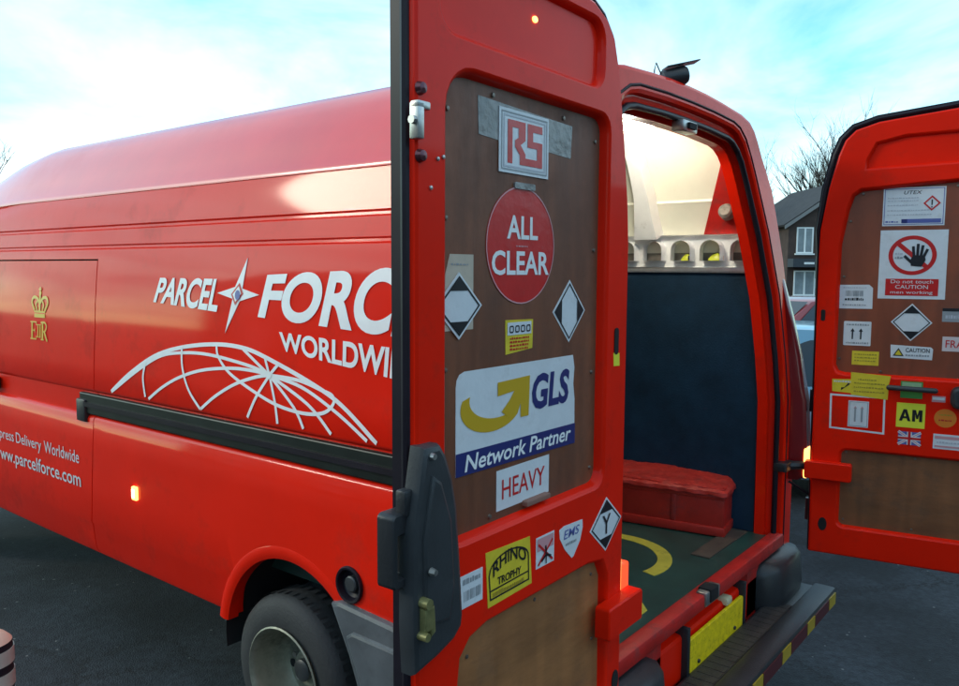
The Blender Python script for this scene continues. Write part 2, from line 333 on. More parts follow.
# ------------------------------------------------------------------ ground
def make_ground():
    m = bpy.data.materials.new('asphalt'); m.use_nodes = True; t = m.node_tree; b = t.nodes['Principled BSDF']
    co = N(t, 'ShaderNodeTexCoord')
    n1 = N(t, 'ShaderNodeTexNoise'); n1.inputs['Scale'].default_value = 1.1; n1.inputs['Detail'].default_value = 10; n1.inputs['Roughness'].default_value = .65
    n2 = N(t, 'ShaderNodeTexVoronoi'); n2.inputs['Scale'].default_value = 130
    n4 = N(t, 'ShaderNodeTexNoise'); n4.inputs['Scale'].default_value = 26; n4.inputs['Detail'].default_value = 6; n4.inputs['Roughness'].default_value = .7
    for n in (n1, n2, n4): t.links.new(co.outputs['Object'], n.inputs['Vector'])
    r1 = N(t, 'ShaderNodeValToRGB'); r1.color_ramp.elements[0].position = .35; r1.color_ramp.elements[1].position = .68
    r1.color_ramp.elements[0].color = (.010, .012, .014, 1); r1.color_ramp.elements[1].color = (.036, .042, .050, 1)
    t.links.new(n1.outputs['Fac'], r1.inputs[0])
    r2 = N(t, 'ShaderNodeValToRGB'); r2.color_ramp.elements[0].position = .32; r2.color_ramp.elements[1].position = .66
    r2.color_ramp.elements[0].color = (.45, .45, .45, 1); r2.color_ramp.elements[1].color = (1.25, 1.25, 1.25, 1); t.links.new(n4.outputs['Fac'], r2.inputs[0])
    x = N(t, 'ShaderNodeMix', data_type='RGBA', blend_type='MULTIPLY'); x.inputs[0].default_value = 1
    t.links.new(r1.outputs[0], x.inputs[6]); t.links.new(r2.outputs[0], x.inputs[7]); t.links.new(x.outputs[2], b.inputs['Base Color'])
    b.inputs['Roughness'].default_value = .8; b.inputs['Specular IOR Level'].default_value = .35
    base_out = x.outputs[2]
    # oil stains and damp patches
    n6 = N(t, 'ShaderNodeTexNoise'); n6.inputs['Scale'].default_value = 1.9; n6.inputs['Detail'].default_value = 4; n6.inputs['Distortion'].default_value = .8; t.links.new(co.outputs['Object'], n6.inputs['Vector'])
    r6 = N(t, 'ShaderNodeValToRGB'); r6.color_ramp.elements[0].position = .60; r6.color_ramp.elements[1].position = .66; r6.color_ramp.elements[1].color = (.6, .6, .6, 1); t.links.new(n6.outputs['Fac'], r6.inputs[0])
    x6 = N(t, 'ShaderNodeMix', data_type='RGBA'); t.links.new(r6.outputs[0], x6.inputs[0]); t.links.new(base_out, x6.inputs[6]); x6.inputs[7].default_value = (.012, .013, .014, 1)
    # pale stones in the surface
    v7 = N(t, 'ShaderNodeTexVoronoi'); v7.inputs['Scale'].default_value = 24; t.links.new(co.outputs['Object'], v7.inputs['Vector'])
    s7 = N(t, 'ShaderNodeSeparateColor'); t.links.new(v7.outputs['Color'], s7.inputs[0])
    g7 = N(t, 'ShaderNodeMath', operation='GREATER_THAN'); g7.inputs[1].default_value = .93; t.links.new(s7.outputs[0], g7.inputs[0])
    l7 = N(t, 'ShaderNodeMath', operation='LESS_THAN'); l7.inputs[1].default_value = .16; t.links.new(v7.outputs['Distance'], l7.inputs[0])
    m7 = N(t, 'ShaderNodeMath', operation='MULTIPLY'); t.links.new(g7.outputs[0], m7.inputs[0]); t.links.new(l7.outputs[0], m7.inputs[1])
    x7 = N(t, 'ShaderNodeMix', data_type='RGBA'); t.links.new(m7.outputs[0], x7.inputs[0]); t.links.new(x6.outputs[2], x7.inputs[6]); x7.inputs[7].default_value = (.16, .16, .15, 1)
    # cracks
    v8 = N(t, 'ShaderNodeTexVoronoi', feature='DISTANCE_TO_EDGE'); v8.inputs['Scale'].default_value = .55
    wq = N(t, 'ShaderNodeMix', data_type='RGBA', blend_type='ADD'); wq.inputs[0].default_value = .25; t.links.new(co.outputs['Object'], wq.inputs[6]); t.links.new(n4.outputs['Color'], wq.inputs[7]); t.links.new(wq.outputs[2], v8.inputs['Vector'])
    l8 = N(t, 'ShaderNodeMath', operation='LESS_THAN'); l8.inputs[1].default_value = .0045; t.links.new(v8.outputs['Distance'], l8.inputs[0])
    x8 = N(t, 'ShaderNodeMix', data_type='RGBA'); t.links.new(l8.outputs[0], x8.inputs[0]); t.links.new(x7.outputs[2], x8.inputs[6]); x8.inputs[7].default_value = (.008, .008, .008, 1)
    t.links.new(x8.outputs[2], b.inputs['Base Color'])
    bp = N(t, 'ShaderNodeBump'); bp.inputs['Strength'].default_value = .5; bp.inputs['Distance'].default_value = .006
    t.links.new(n2.outputs['Distance'], bp.inputs['Height']); t.links.new(bp.outputs[0], b.inputs['Normal'])
    mb = MB(); S = 900; mb.add([(-S,-S,GZ),(S,-S,GZ),(S,S,GZ),(-S,S,GZ)], [(0,1,2,3)], m)
    tag(mb.build('ground', None, 0), kind='structure')
make_ground()

# ------------------------------------------------------------------ the van
van = empty('delivery_van', (0, 0, GZ)); van['vanroot'] = 1
tag(van, 'red high-roof parcel van with both rear doors swung open', 'van')
PROF = [(.42,.905),(.455,.925),(.585,.944),(.600,.952),(.80,.954),(1.00,.954),(1.130,.952),(1.142,.944),(1.150,.930),(1.262,.930),(1.272,.944),(1.284,.952),
        (1.40,.950),(1.55,.944),(1.70,.935),(1.82,.923),(1.93,.910),(1.968,.903),(1.975,.893),(1.985,.891),(1.992,.898),(2.02,.893),(2.062,.886),(2.069,.876),(2.079,.874),(2.087,.880),
        (2.14,.870),(2.20,.857),(2.235,.848)]
ROOF = [(2.238,.850),(2.250,.850),(2.262,.842),(2.280,.828),(2.34,.799),(2.42,.754),(2.49,.706),(2.54,.658),(2.575,.600),(2.596,.50),(2.612,.30),(2.620,.15),(2.622,0)]
def W(z):
    P = PROF+ROOF
    for (a, b), (c, d) in zip(P, P[1:]):
        if a <= z <= c: return b+(d-b)*(z-a)/(c-a) if c > a else b
    return P[0][1] if z < P[0][0] else P[-1][1]
def rake(z): return .13*max(0, min(1, (z-1.3)/1.1))**1.2
def warp(w, y, z):
    """long-wise shaping: raked tail, roof falling at its tail and over the cab"""
    if y < .9: y = y+rake(z)*(1-y/.9)
    if z > 2.2:
        k = (z-2.2)/.41
        if y < .55: z -= k*.112*((.55-y)/.55)**2
        if y > 3.75: z -= k*.30*min(1, (y-3.75)/1.3)**1.7; w *= 1-.10*min(1, (y-3.75)/1.3)**1.3
    if y > 3.4 and z <= 2.2+.3:
        w -= .02*((y-3.4)/1.4)**2
    if y > 4.9:
        t = min(1, (y-4.9)/1.15); top = 2.35-1.25*t**.8; zz = min(z, .42+(z-.42)*(top-.42)/(2.35-.42)); z = zz; w *= 1-.12*t**2
    return w, y, z
YS = [0, .02, .08, .18, .35, .55, .75, 1.0, 1.3, 1.7, 2.1, 2.6, 3.1, 3.5, 3.75, 3.9, 4.05, 4.2, 4.35, 4.5, 4.65, 4.78, 4.9, 5.15, 5.4, 5.65, 5.85, 6.0]
def side_mesh(sx):
    mb = MB(); R = []
    for y in YS:
        ring = []
        for z, w in PROF: a, b, c = warp(w, y, z); ring.append((sx*a, b, c))
        for z, w in [(2.235,.82),(2.0,.85),(1.7,.88),(1.3,.89),(.6,.895),(.42,.87)]: a, b, c = warp(w, y, z); ring.append((sx*a, b, c))
        R.append(ring)
    mb.rings(R, RED); return mb
ARCHC, ARCHR = (1.285, .345), .425
def cyl(c, r, x0, x1, n=48):
    mb = MB(); mb.rings([[(x, c[0]+r*math.cos(2*math.pi*k/n), c[1]+r*math.sin(2*math.pi*k/n)) for k in range(n)] for x in (x0, x1)], RED); return mb.build('cutter', None, 0)
left = side_mesh(-1).build('body_side', van); right = side_mesh(1).build('body_side', van)
for s_, o in ((-1, left), (1, right)):
    for yc in (ARCHC[0], 5.05):
        c = cyl((yc, ARCHC[1]), ARCHR, s_*.6, s_*1.2); boolean(o, c)
# sliding door cut out of the near side
c = cyl((.938, .757), .056, -1.2, -.80); boolean(left, c)
def dbox(g):
    mb = MB(); P = [(2.775+g, 1.918-g), (4.12-g, 1.918-g), (4.12-g, .30), (2.875+g, .30), (2.865+g, .50), (2.83+g, .80), (2.785+g, 1.2), (2.765+g, 1.58)]
    slab(mb, P, -1.2, -.5, RED, 0, lambda x, y, z: (y, x, z)); return mb.build('cutter', None, 0)
sd = side_mesh(-1).build('sliding_door', van); boolean(sd, dbox(.004), 'INTERSECT'); boolean(left, dbox(-.004))
sdl = MB(); sdl.box((-.85, 2.70, .45), (-.82, 4.2, 1.93), DARK); sdl.build('door_jamb', van, 0)
def side_pt(x, off, z): return (-W(z)-off, -x, z)              # x to the viewer's right = -Y
# roof
mb = MB(); R = []
full = [(z, -w) for z, w in ROOF]+[(z, w) for z, w in ROOF[::-1][1:]]
for y in YS:
    ring = []
    for z, w in full: a, b, c = warp(w, y, z); ring.append((a, b, c))
    for z, w in full[::-1]: a, b, c = warp(w*.955, y, z-.022); ring.append((a, b, c))
    R.append(ring)
mb.rings(R, ROOFP); mb.build('roof', van, 40)
# cab front, glazing, bonnet (beyond the left edge of the picture)
mb = MB(); mb.box((-.80, 5.80, .35), (.80, 6.02, 1.05), RED, .05); mb.box((-.78, 5.99, .32), (.78, 6.06, .60), BLACKPL, .02); mb.build('front_panel', van)
mb = MB(); slab(mb, [(4.35, 1.36), (5.3, 1.36), (5.05, 1.86), (4.35, 1.90)], -.945, -.90, GLASS, .004, lambda x, y, z: (y+.012*(x-4.35)+(.055 if z > 1.6 else 0), x, z)); mb.build('cab_window', van, 0)

# wheel arch flare
for s_, Y0 in ((-1, ARCHC[0]), (1, ARCHC[0])):
    mb = MB(); R = []
    for k in range(37):
        a = rad(9+162*k/36); c, s2 = math.cos(a), math.sin(a)
        R.append([(s_*x, Y0+(ARCHR+r)*c, ARCHC[1]+(ARCHR+r)*s2) for r, x in ((-.010,.90),(-.010,.950),(-.002,.953),(.010,.9570),(.026,.9568),(.040,.9545),(.048,.950),(.048,.93))])
    mb.rings(R, RED); mb.build('wheel_arch_flare', van, 50)
for s_ in (-1, 1):
    mb = MB(); R = []                                        # inner arch liner
    for k in range(25):
        a = rad(-8+196*k/24); R.append([(s_*x, ARCHC[0]+.44*math.cos(a), ARCHC[1]+.44*math.sin(a)) for x in (.94, .45)])
    mb.rings(R, DARK, False, False); mb.build('arch_liner', van, 60)

# wheels
WC = (1.345, .262)
def wheel(x, y, s_, rr=.33):
    mb = MB()
    mb.lathe([(-.09,.205),(-.095,.235),(-.088,.285),(-.070,.315),(-.045,.328),(0,.33),(.06,.328),(.085,.31),(.095,.27),(.09,.21),(.05,.2),(-.05,.2),(-.09,.205)], TYRE, n=48)
    for k in range(48):
        a = 2*math.pi*k/48; c, s2 = math.cos(a), math.sin(a)
        for xx in (-.055, .02): mb.add([(xx+dx_, (.3285+e)*math.cos(a+da), (.3285+e)*math.sin(a+da)) for dx_, da, e in ((0,-.035,.004),(.035,-.035,.004),(.035,.035,.004),(0,.035,.004))], [(0,1,2,3)], TYRE)
    o = mb.build('tyre', van, 40); o.scale.x = -s_; o.location = Vector((x, y, WC[1]-GZ))
    mb = MB()
    mb.lathe([(-.096,.206),(-.104,.212),(-.108,.206),(-.098,.196),(-.085,.190),(-.06,.186),(-.02,.178),(.03,.168),(.055,.150),(.058,.12),(.050,.105),(.045,.075),(.02,.07),(.015,.0)], RIM, n=40)
    for k in range(6):
        a = 2*math.pi*k/6+.3; mb.lathe([(.03,0.),(.03,.012),(.046,.012)], METAL, (0, .092*math.cos(a), .092*math.sin(a)), n=8)
        a += .52; mb.lathe([(.0545,0.),(.0545,.018),(.058,.018)], DARK, (0, .132*math.cos(a), .132*math.sin(a)), n=10)
    mb.lathe([(.02,.045),(-.005,.045),(-.012,.035),(-.012,0)], GREYPL, n=20)
    r = mb.build('rim', o, 40)
for s_ in (-1, 1): wheel(s_*.845, WC[0], s_); wheel(s_*.60, WC[0], s_); wheel(s_*.80, 5.05, s_)
mb = MB(); mb.tube([(-.8, WC[0], WC[1]), (.8, WC[0], WC[1])], .05, DARK); mb.lathe([(-.14,.06),(-.1,.14),(.1,.14),(.14,.06)], DARK, (0, WC[0], WC[1]), n=16); mb.build('rear_axle', van)
mb = MB(); mb.box((-.46, .30, .36), (.46, 5.7, .46), DARK); mb.box((-.86, 1.85, .40), (.86, 4.5, .47), DARK); mb.box((-.45, .3, .28), (-.37, 5.4, .40), DARK); mb.box((.37, .3, .28), (.45, 5.4, .40), DARK); mb.build('chassis', van, 0)

# door rail in its recess
mb = MB(); slab(mb, rrect(-2.93, -.02, 1.152, 1.256, .006), -.955, -.925, mat('green-black track plastic', (.010, .015, .013), .40, var=.3, vscale=8., spec=.3), .006, lambda x, y, z: (y, -x, z))
mb.box((-.966, .02, 1.190), (-.957, 2.86, 1.212), BLACKRUB); mb.build('sliding_door_track', van, 40)
mb = MB(); mb.box((-.968, 2.855, 1.110), (-.93, 2.945, 1.225), BLACKPL, .01); mb.build('track_end_stop', van)
# sliding door handle at its front edge
mb = MB(); mb.box((-.975, 3.94, 1.17), (-.93, 4.09, 1.245), BLACKPL, .012); mb.build('door_handle', sd)
mb = MB(); mb.lathe([(-.018,0),(-.018,.014),(0,.018),(.02,.018)], BLACKPL, (-.94, 4.0, 1.07), n=14); mb.build('door_lock', sd)

# round black filler on the near side
mb = MB(); mb.lathe([(.03,.0585),(-.001,.0585),(-.001,.068),(-.006,.068),(-.012,.064),(-.010,.056),(.012,.050),(.020,.040),(.020,.0)], BLACKRUB, (-.954, .938, .757), n=32)
mb.lathe([(.0199,.030),(.002,.030),(-.002,.025),(-.002,0)], GREYPL, (-.954, .938, .757), n=16); mb.build('filler_cap', van)
# amber side marker
mb = MB(); mb.box((-.968, 2.385, .795), (-.950, 2.425, .860), AMBER, .006); mb.box((-.9705, 2.395, .808), (-.966, 2.417, .848), AMBERCORE, .002); mb.build('side_marker_lamp', van)

# bumper end wrapped round the near rear corner
for s_ in (-1, 1):
    mb = MB(); P = [(.04, .30), (.86, .30), (.885, .38), (.935, .50), (1.03, .672), (.98, .690), (.60, .668), (.04, .655)]
    slab(mb, P, -.974, -.90, BUMPER, .018, lambda x, y, z, s_=s_: (-s_*y*-1 if False else s_*-y, x, z))
    P2 = [(.05, .33), (.83, .33), (.88, .46), (.935, .575), (.90, .60), (.05, .585)]
    slab(mb, P2, -.986, -.96, BUMPER, .012, lambda x, y, z, s_=s_: (s_*-y, x, z)); mb.build('bumper_end', van, 40)

# ---- rear frame with the door opening
OPEN = [(.755,.655),(.750,1.0),(.742,1.3),(.734,1.5),(.718,1.76),(.648,2.03),(.562,2.25),(.527,2.328),(.495,2.366),(.45,2.390),(.40,2.400),(.2,2.408),(0,2.41)]
OPENL = [(-x, z) for x, z in OPEN[::-1][1:]]
opening = OPEN+OPENL
outer = []
for z_, w_ in [(.42,.925),(.60,.95),(1.0,.951),(1.3,.950),(1.55,.943),(1.7,.934),(1.93,.909),(2.06,.886),(2.20,.856)]+ROOF[2:]:
    a_, b_, c_ = warp(w_, 0, z_); outer.append((a_, c_))
outer = outer+[(-x, z) for x, z in outer[::-1][1:]]
mb = MB(); fr = lambda x, y, z: (x, y+rake(z), z)
relief(mb, offset(outer, -.014), [offset(opening, .075)], -.012, [(.010,.003),(.016,.012),(.016,.030),(-.004,.032),(-.006,.12)], [(.012,.006),(.016,.028),(.040,.030),(.046,.034),(.052,.060),(.074,.062),(.0755,.105)], RED, fr)
mb.build('rear_frame', van, 40)
mb = MB(); P = offset(opening, .024); P3 = [fr(x, .012, z) for x, z in P]; mb.tube(P3+[P3[0]], .0125, BLACKRUB, 8, False); mb.build('door_seal', van, 60)
mb = MB(); P3 = [fr(x, -.010, z) for x, z in offset(opening, .088)]; mb.tube(P3, .006, BLACKRUB, 6); mb.build('frame_gutter', van, 60)
mb = MB(); mb.box((-.09, -.02+rake(2.38), 2.385), (.03, .03+rake(2.38), 2.425), METAL, .006); mb.box((-.06, -.03+rake(2.38), 2.395), (0, -.015+rake(2.38), 2.416), DARK); mb.build('upper_striker', van)

# sill, tail panel
mb = MB(); mb.box((-.80, -.030, .640), (.80, .032, .696), REDDULL, .010); mb.build('sill', van)
mb = MB(); mb.box((-.10, -.038, .650), (.03, .005, .704), METAL, .006); mb.box((-.07, -.044, .660), (.0, .01, .710), DARK, .004); mb.build('lower_striker', van)
mb = MB(); relief(mb, r4(-.82, .82, .36, .638), [r4(-.42, .395, .40, .637)], -.012, [(.002,.01),(.002,.05)], [(.002,.006),(.004,.05)], REDDULL); mb.build('tail_panel', van)
mb = MB(); mb.box((-.43, .020, .38), (.41, .05, .64), BLACKPL); mb.box((-.250, -.036, .425), (-.228, .03, .622), BLACKPL, .004); mb.box((.300, -.036, .425), (.322, .03, .622), BLACKPL, .004)
mb.box((-.25, -.034, .412), (.32, .03, .430), BLACKPL, .003); mb.build('plate_recess', van)
PLATEY = mat('smeared yellow plate', (.86, .60, .006), .42, var=.22, vscale=30., dirt=(.20, .15, .01, .54, .9), dscale=75.)
mb = MB(); slab(mb, rrect(-.222, .292, .440, .572, .012), -.034, -.022, PLATEY, .003); pl = mb.build('number_plate', van)
for bx in (-.15, .20): mb = MB(); mb.lathe([(-.006,0),(-.006,.007),(0,.008)], BLACKPL, (bx, -.034, .468), 'Y', 10); mb.build('plate_screw', pl)
mb = MB(); mb.box((.13, -.030, .575), (.185, .03, .606), mat('plate lamp lens', (.62, .56, .36), .3), .008); mb.build('plate_lamp', van)

# rear step and bumper caps
TREAD = mat('worn tread strip', (.034, .029, .027), .55, var=.3, vscale=18., bump=.3, bscale=120.)
mb = MB(); mb.box((-.93, -.145, .385), (.905, -.03, .452), BLACKPL, .012); mb.box((-.93, -.235, .378), (.912, -.140, .464), BLACKPL, .012)
st = mb.build('rear_step', van)
mb = MB()
mb.box((-.62, -.136, .4522), (.60, -.044, .4535), TREAD)
for k in range(24): x = -.60+k*.05; mb.box((x, -.132, .4532), (x+.030, -.048, .4550), TREAD)
mb.build('tread_strip', st, 0)
DKRED = mat('dull red reflector', (.085, .012, .016), .4); YREF = mat('dull yellow reflector', (.42, .28, .02), .4)
for k in range(12):
    x = .890-(k//2)*.315-(.105 if k % 2 else 0); mb = MB(); mb.box((x-.100 if k % 2 == 0 else x-.205, -.2395, .395), (x, -.2345, .446), YREF if k % 2 == 0 else DKRED)
    mb.build('reflector', st, 0)
for s_ in (-1, 1):
    mb = MB(); R = []
    for t, (dy0, z0, z1) in enumerate([(-.03,.44,.60),(-.075,.36,.622),(-.10,.34,.628),(-.10,.335,.628),(-.095,.335,.628),(-.075,.34,.622),(-.04,.36,.61)]):
        xx = (.50,.53,.58,.70,.82,.90,.95)[t]
        R.append([(s_*xx, .06, z0), (s_*xx, dy0+.02, z0), (s_*xx, dy0, z0+.03), (s_*xx, dy0-.012, (z0+z1)/2), (s_*xx, dy0, z1-.03), (s_*xx, dy0+.025, z1), (s_*xx, .06, z1+.004)])
    mb.rings(R, BLACKPL); mb.build('bumper_cap', van, 50)

# tail lamps
for s_ in (-1, 1):
    mb = MB(); R = []
    for z_, pr, xi, xo in ((.93,.060,.885,.955),(.95,.085,.875,.962),(1.10,.088,.872,.964),(1.30,.075,.872,.962),(1.50,.056,.872,.952),(1.68,.034,.870,.938),(1.84,.014,.862,.908),(1.90,-.004,.860,.890)):
        R.append([(s_*xi, .02+rake(z_), z_), (s_*xi, -pr*.8+rake(z_), z_), (s_*(xi+.012), -pr+rake(z_), z_), (s_*(xo-.022), -pr+rake(z_), z_), (s_*(xo-.006), -pr*.75+rake(z_), z_), (s_*xo, .02+rake(z_), z_)])
    mb.rings(R, REDLENS); tl = mb.build('tail_lamp', van, 45)
    mb = MB(); slab(mb, rrect(.872, .962, .945, 1.085, .018), -.100, -.080, AMBER, .010, lambda x, y, z, s_=s_: (s_*x, y, z))
    slab(mb, circ(.925, 1.0, .022, .034, 16), -.1025, -.098, AMBERCORE, .002, lambda x, y, z, s_=s_: (s_*x, y, z)); mb.build('lamp_lens', tl, 45)
mb = MB(); mb.box((-.845, -.082, .885), (-.795, -.02, 1.04), REDLIT, .008); mb.build('reflector', van)

# ---- load space
mb = MB(); mb.box((-.765, .033, .60), (.765, 4.2, .684), LINO); fl = mb.build('load_floor', van, 0)
d = Decal(lambda x, o, z: (x, z, .684+o), 0, .002)
arc_c, arc_r = (.06, .50), .295
def ringarc(c, r0, r1, a0, a1, n=26):
    o_ = [(c[0]+r1*math.cos(rad(a0+(a1-a0)*k/n)), c[1]+r1*math.sin(rad(a0+(a1-a0)*k/n))) for k in range(n+1)]
    return o_+[(c[0]+r0*math.cos(rad(a0+(a1-a0)*k/n)), c[1]+r0*math.sin(rad(a0+(a1-a0)*k/n))) for k in range(n+1)][::-1]
d.poly(ringarc(arc_c, .238, .298, -105, 60), YELFLOOR, 0); d.poly([(-.46,.085),(-.33,.085),(-.28,.13),(-.40,.13)], YELFLOOR, 0); d.build('floor_marking', fl)
mb = MB(); mb.box((.30, .118, .684), (.74, .20, .690), mat('dull floor edge board', (.075, .055, .042), .6, var=.3, vscale=9.)); mb.build('floor_edge_board', van, 0)
for s_ in (-1, 1):
    mb = MB(); mb.box((min(s_*.765, s_*.79), .10, .685), (max(s_*.765, s_*.79), 4.3, 1.880), NAVY); mb.build('side_lining', van, 0)
    mb = MB(); mb.box((min(s_*.752, s_*.785), .105, 1.872), (max(s_*.752, s_*.785), 4.3, 1.900), ALU, .004); mb.build('lining_trim', van)
    # cream upper liner following the body
    mb = MB(); R = []
    for y in (.12, .35, .8, 1.6, 2.6, 4.0):
        R.append([(s_*(w), y+rake(z)*max(0, 1-y/.9)*.6, z) for z, w in ((1.90,.812),(2.05,.785),(2.195,.745),(2.200,.739),(2.206,.739),(2.212,.744),(2.26,.725),(2.34,.680),(2.42,.632),(2.48,.585),(2.512,.52),(2.53,.46),(2.55,.30),(2.558,.0))])
    mb.rings(R, CREAM, False, False); mb.build('roof_liner', van, 40)
    # perforated cant rail: flat-bottomed arched holes
    mb = MB(); holes = []
    for k in range(14):
        c = .19+.1445*k
        w_ = .052
        holes.append([(c-w_, 1.925), (c+w_, 1.925)]+circ(c, 1.982, w_, .046, 9, 0, 180))
    relief(mb, rrect(.11, 2.2, 1.902, 2.045, .008), holes, -.775, [(.004,.004),(.004,.03)], [(.003,.004),(.004,.05)], WHITEPT, lambda x, y, z, s_=s_: (-s_*y, x, z))
    mb.box((min(s_*.80, s_*.815), .11, 1.90), (max(s_*.80, s_*.815), 2.2, 2.05), mat('grey rail back', (.20, .18, .15), .7, var=.3, vscale=12.)); mb.build('cant_rail', van, 40)
    for yy in (.66, 1.9, 3.0):
        mb = MB(); path = [(.786,2.05),(.760,2.14),(.727,2.25),(.680,2.335),(.632,2.415),(.58,2.475),(.47,2.52),(.30,2.543),(0,2.55)]
        R = [[(s_*(x-.065), yy-hw, z-.020), (s_*(x-.065), yy+hw, z-.020), (s_*(x+.02), yy+hw+.01, z+.01), (s_*(x+.02), yy-hw-.01, z+.01)] for (x, z), hw in zip(path, (.060,.046,.036,.032,.030,.030,.030,.030,.030))]
        mb.rings(R, WHITEPT); mb.build('roof_rib', van, 50)
    # red gusset on the pillar with a grey round speaker or vent
    mb = MB(); G = [(.385, 2.05), (.125, 2.05), (.16, 2.20), (.215, 2.40), (.245, 2.40)]
    slab(mb, G, 0, .012, REDDULL, .003, lambda x, y, z, s_=s_: (s_*((.785-(z-2.05)*.29 if z <= 2.2 else .741-(z-2.2)*.50)-.016+y), x, z)); g = mb.build('pillar_gusset', van, 30)
    mb = MB(); mb.lathe([(-.020,0),(-.024,.012),(-.024,.024),(-.014,.034),(.02,.036)], mat('grey speaker cone', (.26, .23, .20), .6, var=.3, vscale=40.), (0,0,0), n=20)
    for q in mb.v: pass
    o = mb.build('vent', g, 30); o.location = (s_*.728, .262, 2.150); o.rotation_euler = (0, rad(15)*s_, 0 if s_ > 0 else math.pi)
mb = MB(); mb.box((-.74, 4.18, .60), (.74, 4.22, 2.16), NAVY); mb.build('bulkhead', van, 0)
# ceiling lamps
LAMPG = mat('lit ceiling lamp', (1, .97, .85), .4, emit=(1., .93, .70, 9.))
mb = MB(); mb.box((-.46, .27, 2.452), (.02, .31, 2.475), WHITEPT, .006); mb.build('ceiling_strip', van)
mb = MB(); slab(mb, rrect(.17, .39, .45, .55, .03), 2.475, 2.50, LAMPG, .006, lambda x, y, z: (x, z, y)); cl = mb.build('ceiling_lamp', van, 45)
pl_ = bpy.data.lights.new('ceiling_bulb', 'POINT'); pl_.energy = 4.2; pl_.color = (1, .96, .82); pl_.shadow_soft_size = .06
po = bpy.data.objects.new('ceiling_bulb', pl_); COL.objects.link(po); po.location = (.28, .50, 2.42)

# reversing camera on the roof edge
mb = MB(); b0 = Vector((-.075, .155, 2.495)); ax = Vector((.62, -.60, .20)).normalized()
up = Vector((0, 0, 1))
mb.box((b0.x-.035, b0.y-.02, b0.z-.005), (b0.x+.03, b0.y+.03, b0.z+.012), BLACKPL, .004)
for dx_ in (-.026, .014): mb.box((b0.x+dx_, b0.y-.006, b0.z), (b0.x+dx_+.010, b0.y+.012, b0.z+.07), BLACKPL, .002)
rc = mb.build('camera_bracket', van)
mb = MB(); c0 = b0+Vector((.0, .0, .085)); mb.tube([c0-ax*.05, c0-ax*.047, c0+ax*.035, c0+ax*.045], [.018,.030,.034,.028], BLACKPL, 14)
mb.tube([c0+ax*.045, c0+ax*.050], [.018,.017], GLASS, 12); mb.build('reversing_camera', van)
mb = MB(); sd_ = ax.cross(up).normalized(); v_ = [c0+up*.036+ax*a+sd_*b for a, b in ((-.04,-.03),(.085,-.03),(.085,.03),(-.04,.03))]; mb.add([tuple(q) for q in v_]+[tuple(q+up*.004) for q in v_], [(0,1,2,3),(4,5,6,7),(0,1,5,4),(1,2,6,5),(2,3,7,6),(3,0,4,7)], BLACKPL); mb.build('camera_visor', van, 0)
mb = MB(); mb.tube([tuple(b0+Vector(q)) for q in smooth3] if False else [tuple(b0+Vector((-.03-.035*math.sin(t*.62), .05, .02+.028*t+.0*t))) for t in range(0, 5)]+[tuple(c0-ax*.045)], .0025, BLACKRUB, 5); mb.build('camera_wire', van)

# ------------------------------------------------------------------ livery on the near side
d = Decal(side_pt, .002, .0012)
# x = -Y to the viewer's right
q = [(-2.235,1.727),(-1.735,1.700),(-1.735,1.838),(-2.175,1.838)]
d.text('PARCEL', 0, 1, 0, 1, WHITE, 0, bold=.030, res=8, quad=[(-2.235,1.727),(-1.745,1.700),(-1.715,1.838),(-2.19,1.838)])
d.build('lettering', van); d = Decal(side_pt, .002, .0012)
d.text('FORCE', 0, 1, 0, 1, WHITE, 0, bold=.034, res=8, quad=[(-1.470,1.690),(-.615,1.648),(-.570,1.894),(-1.425,1.858)])
d.build('lettering', van)
d = Decal(side_pt, .002, .0012)
d.text('WORLDWIDE', 0, 1, 0, 1, WHITE, 0, bold=.028, res=6, quad=[(-1.322,1.572),(-.605,1.503),(-.595,1.615),(-1.335,1.642)]); d.build('lettering', van)
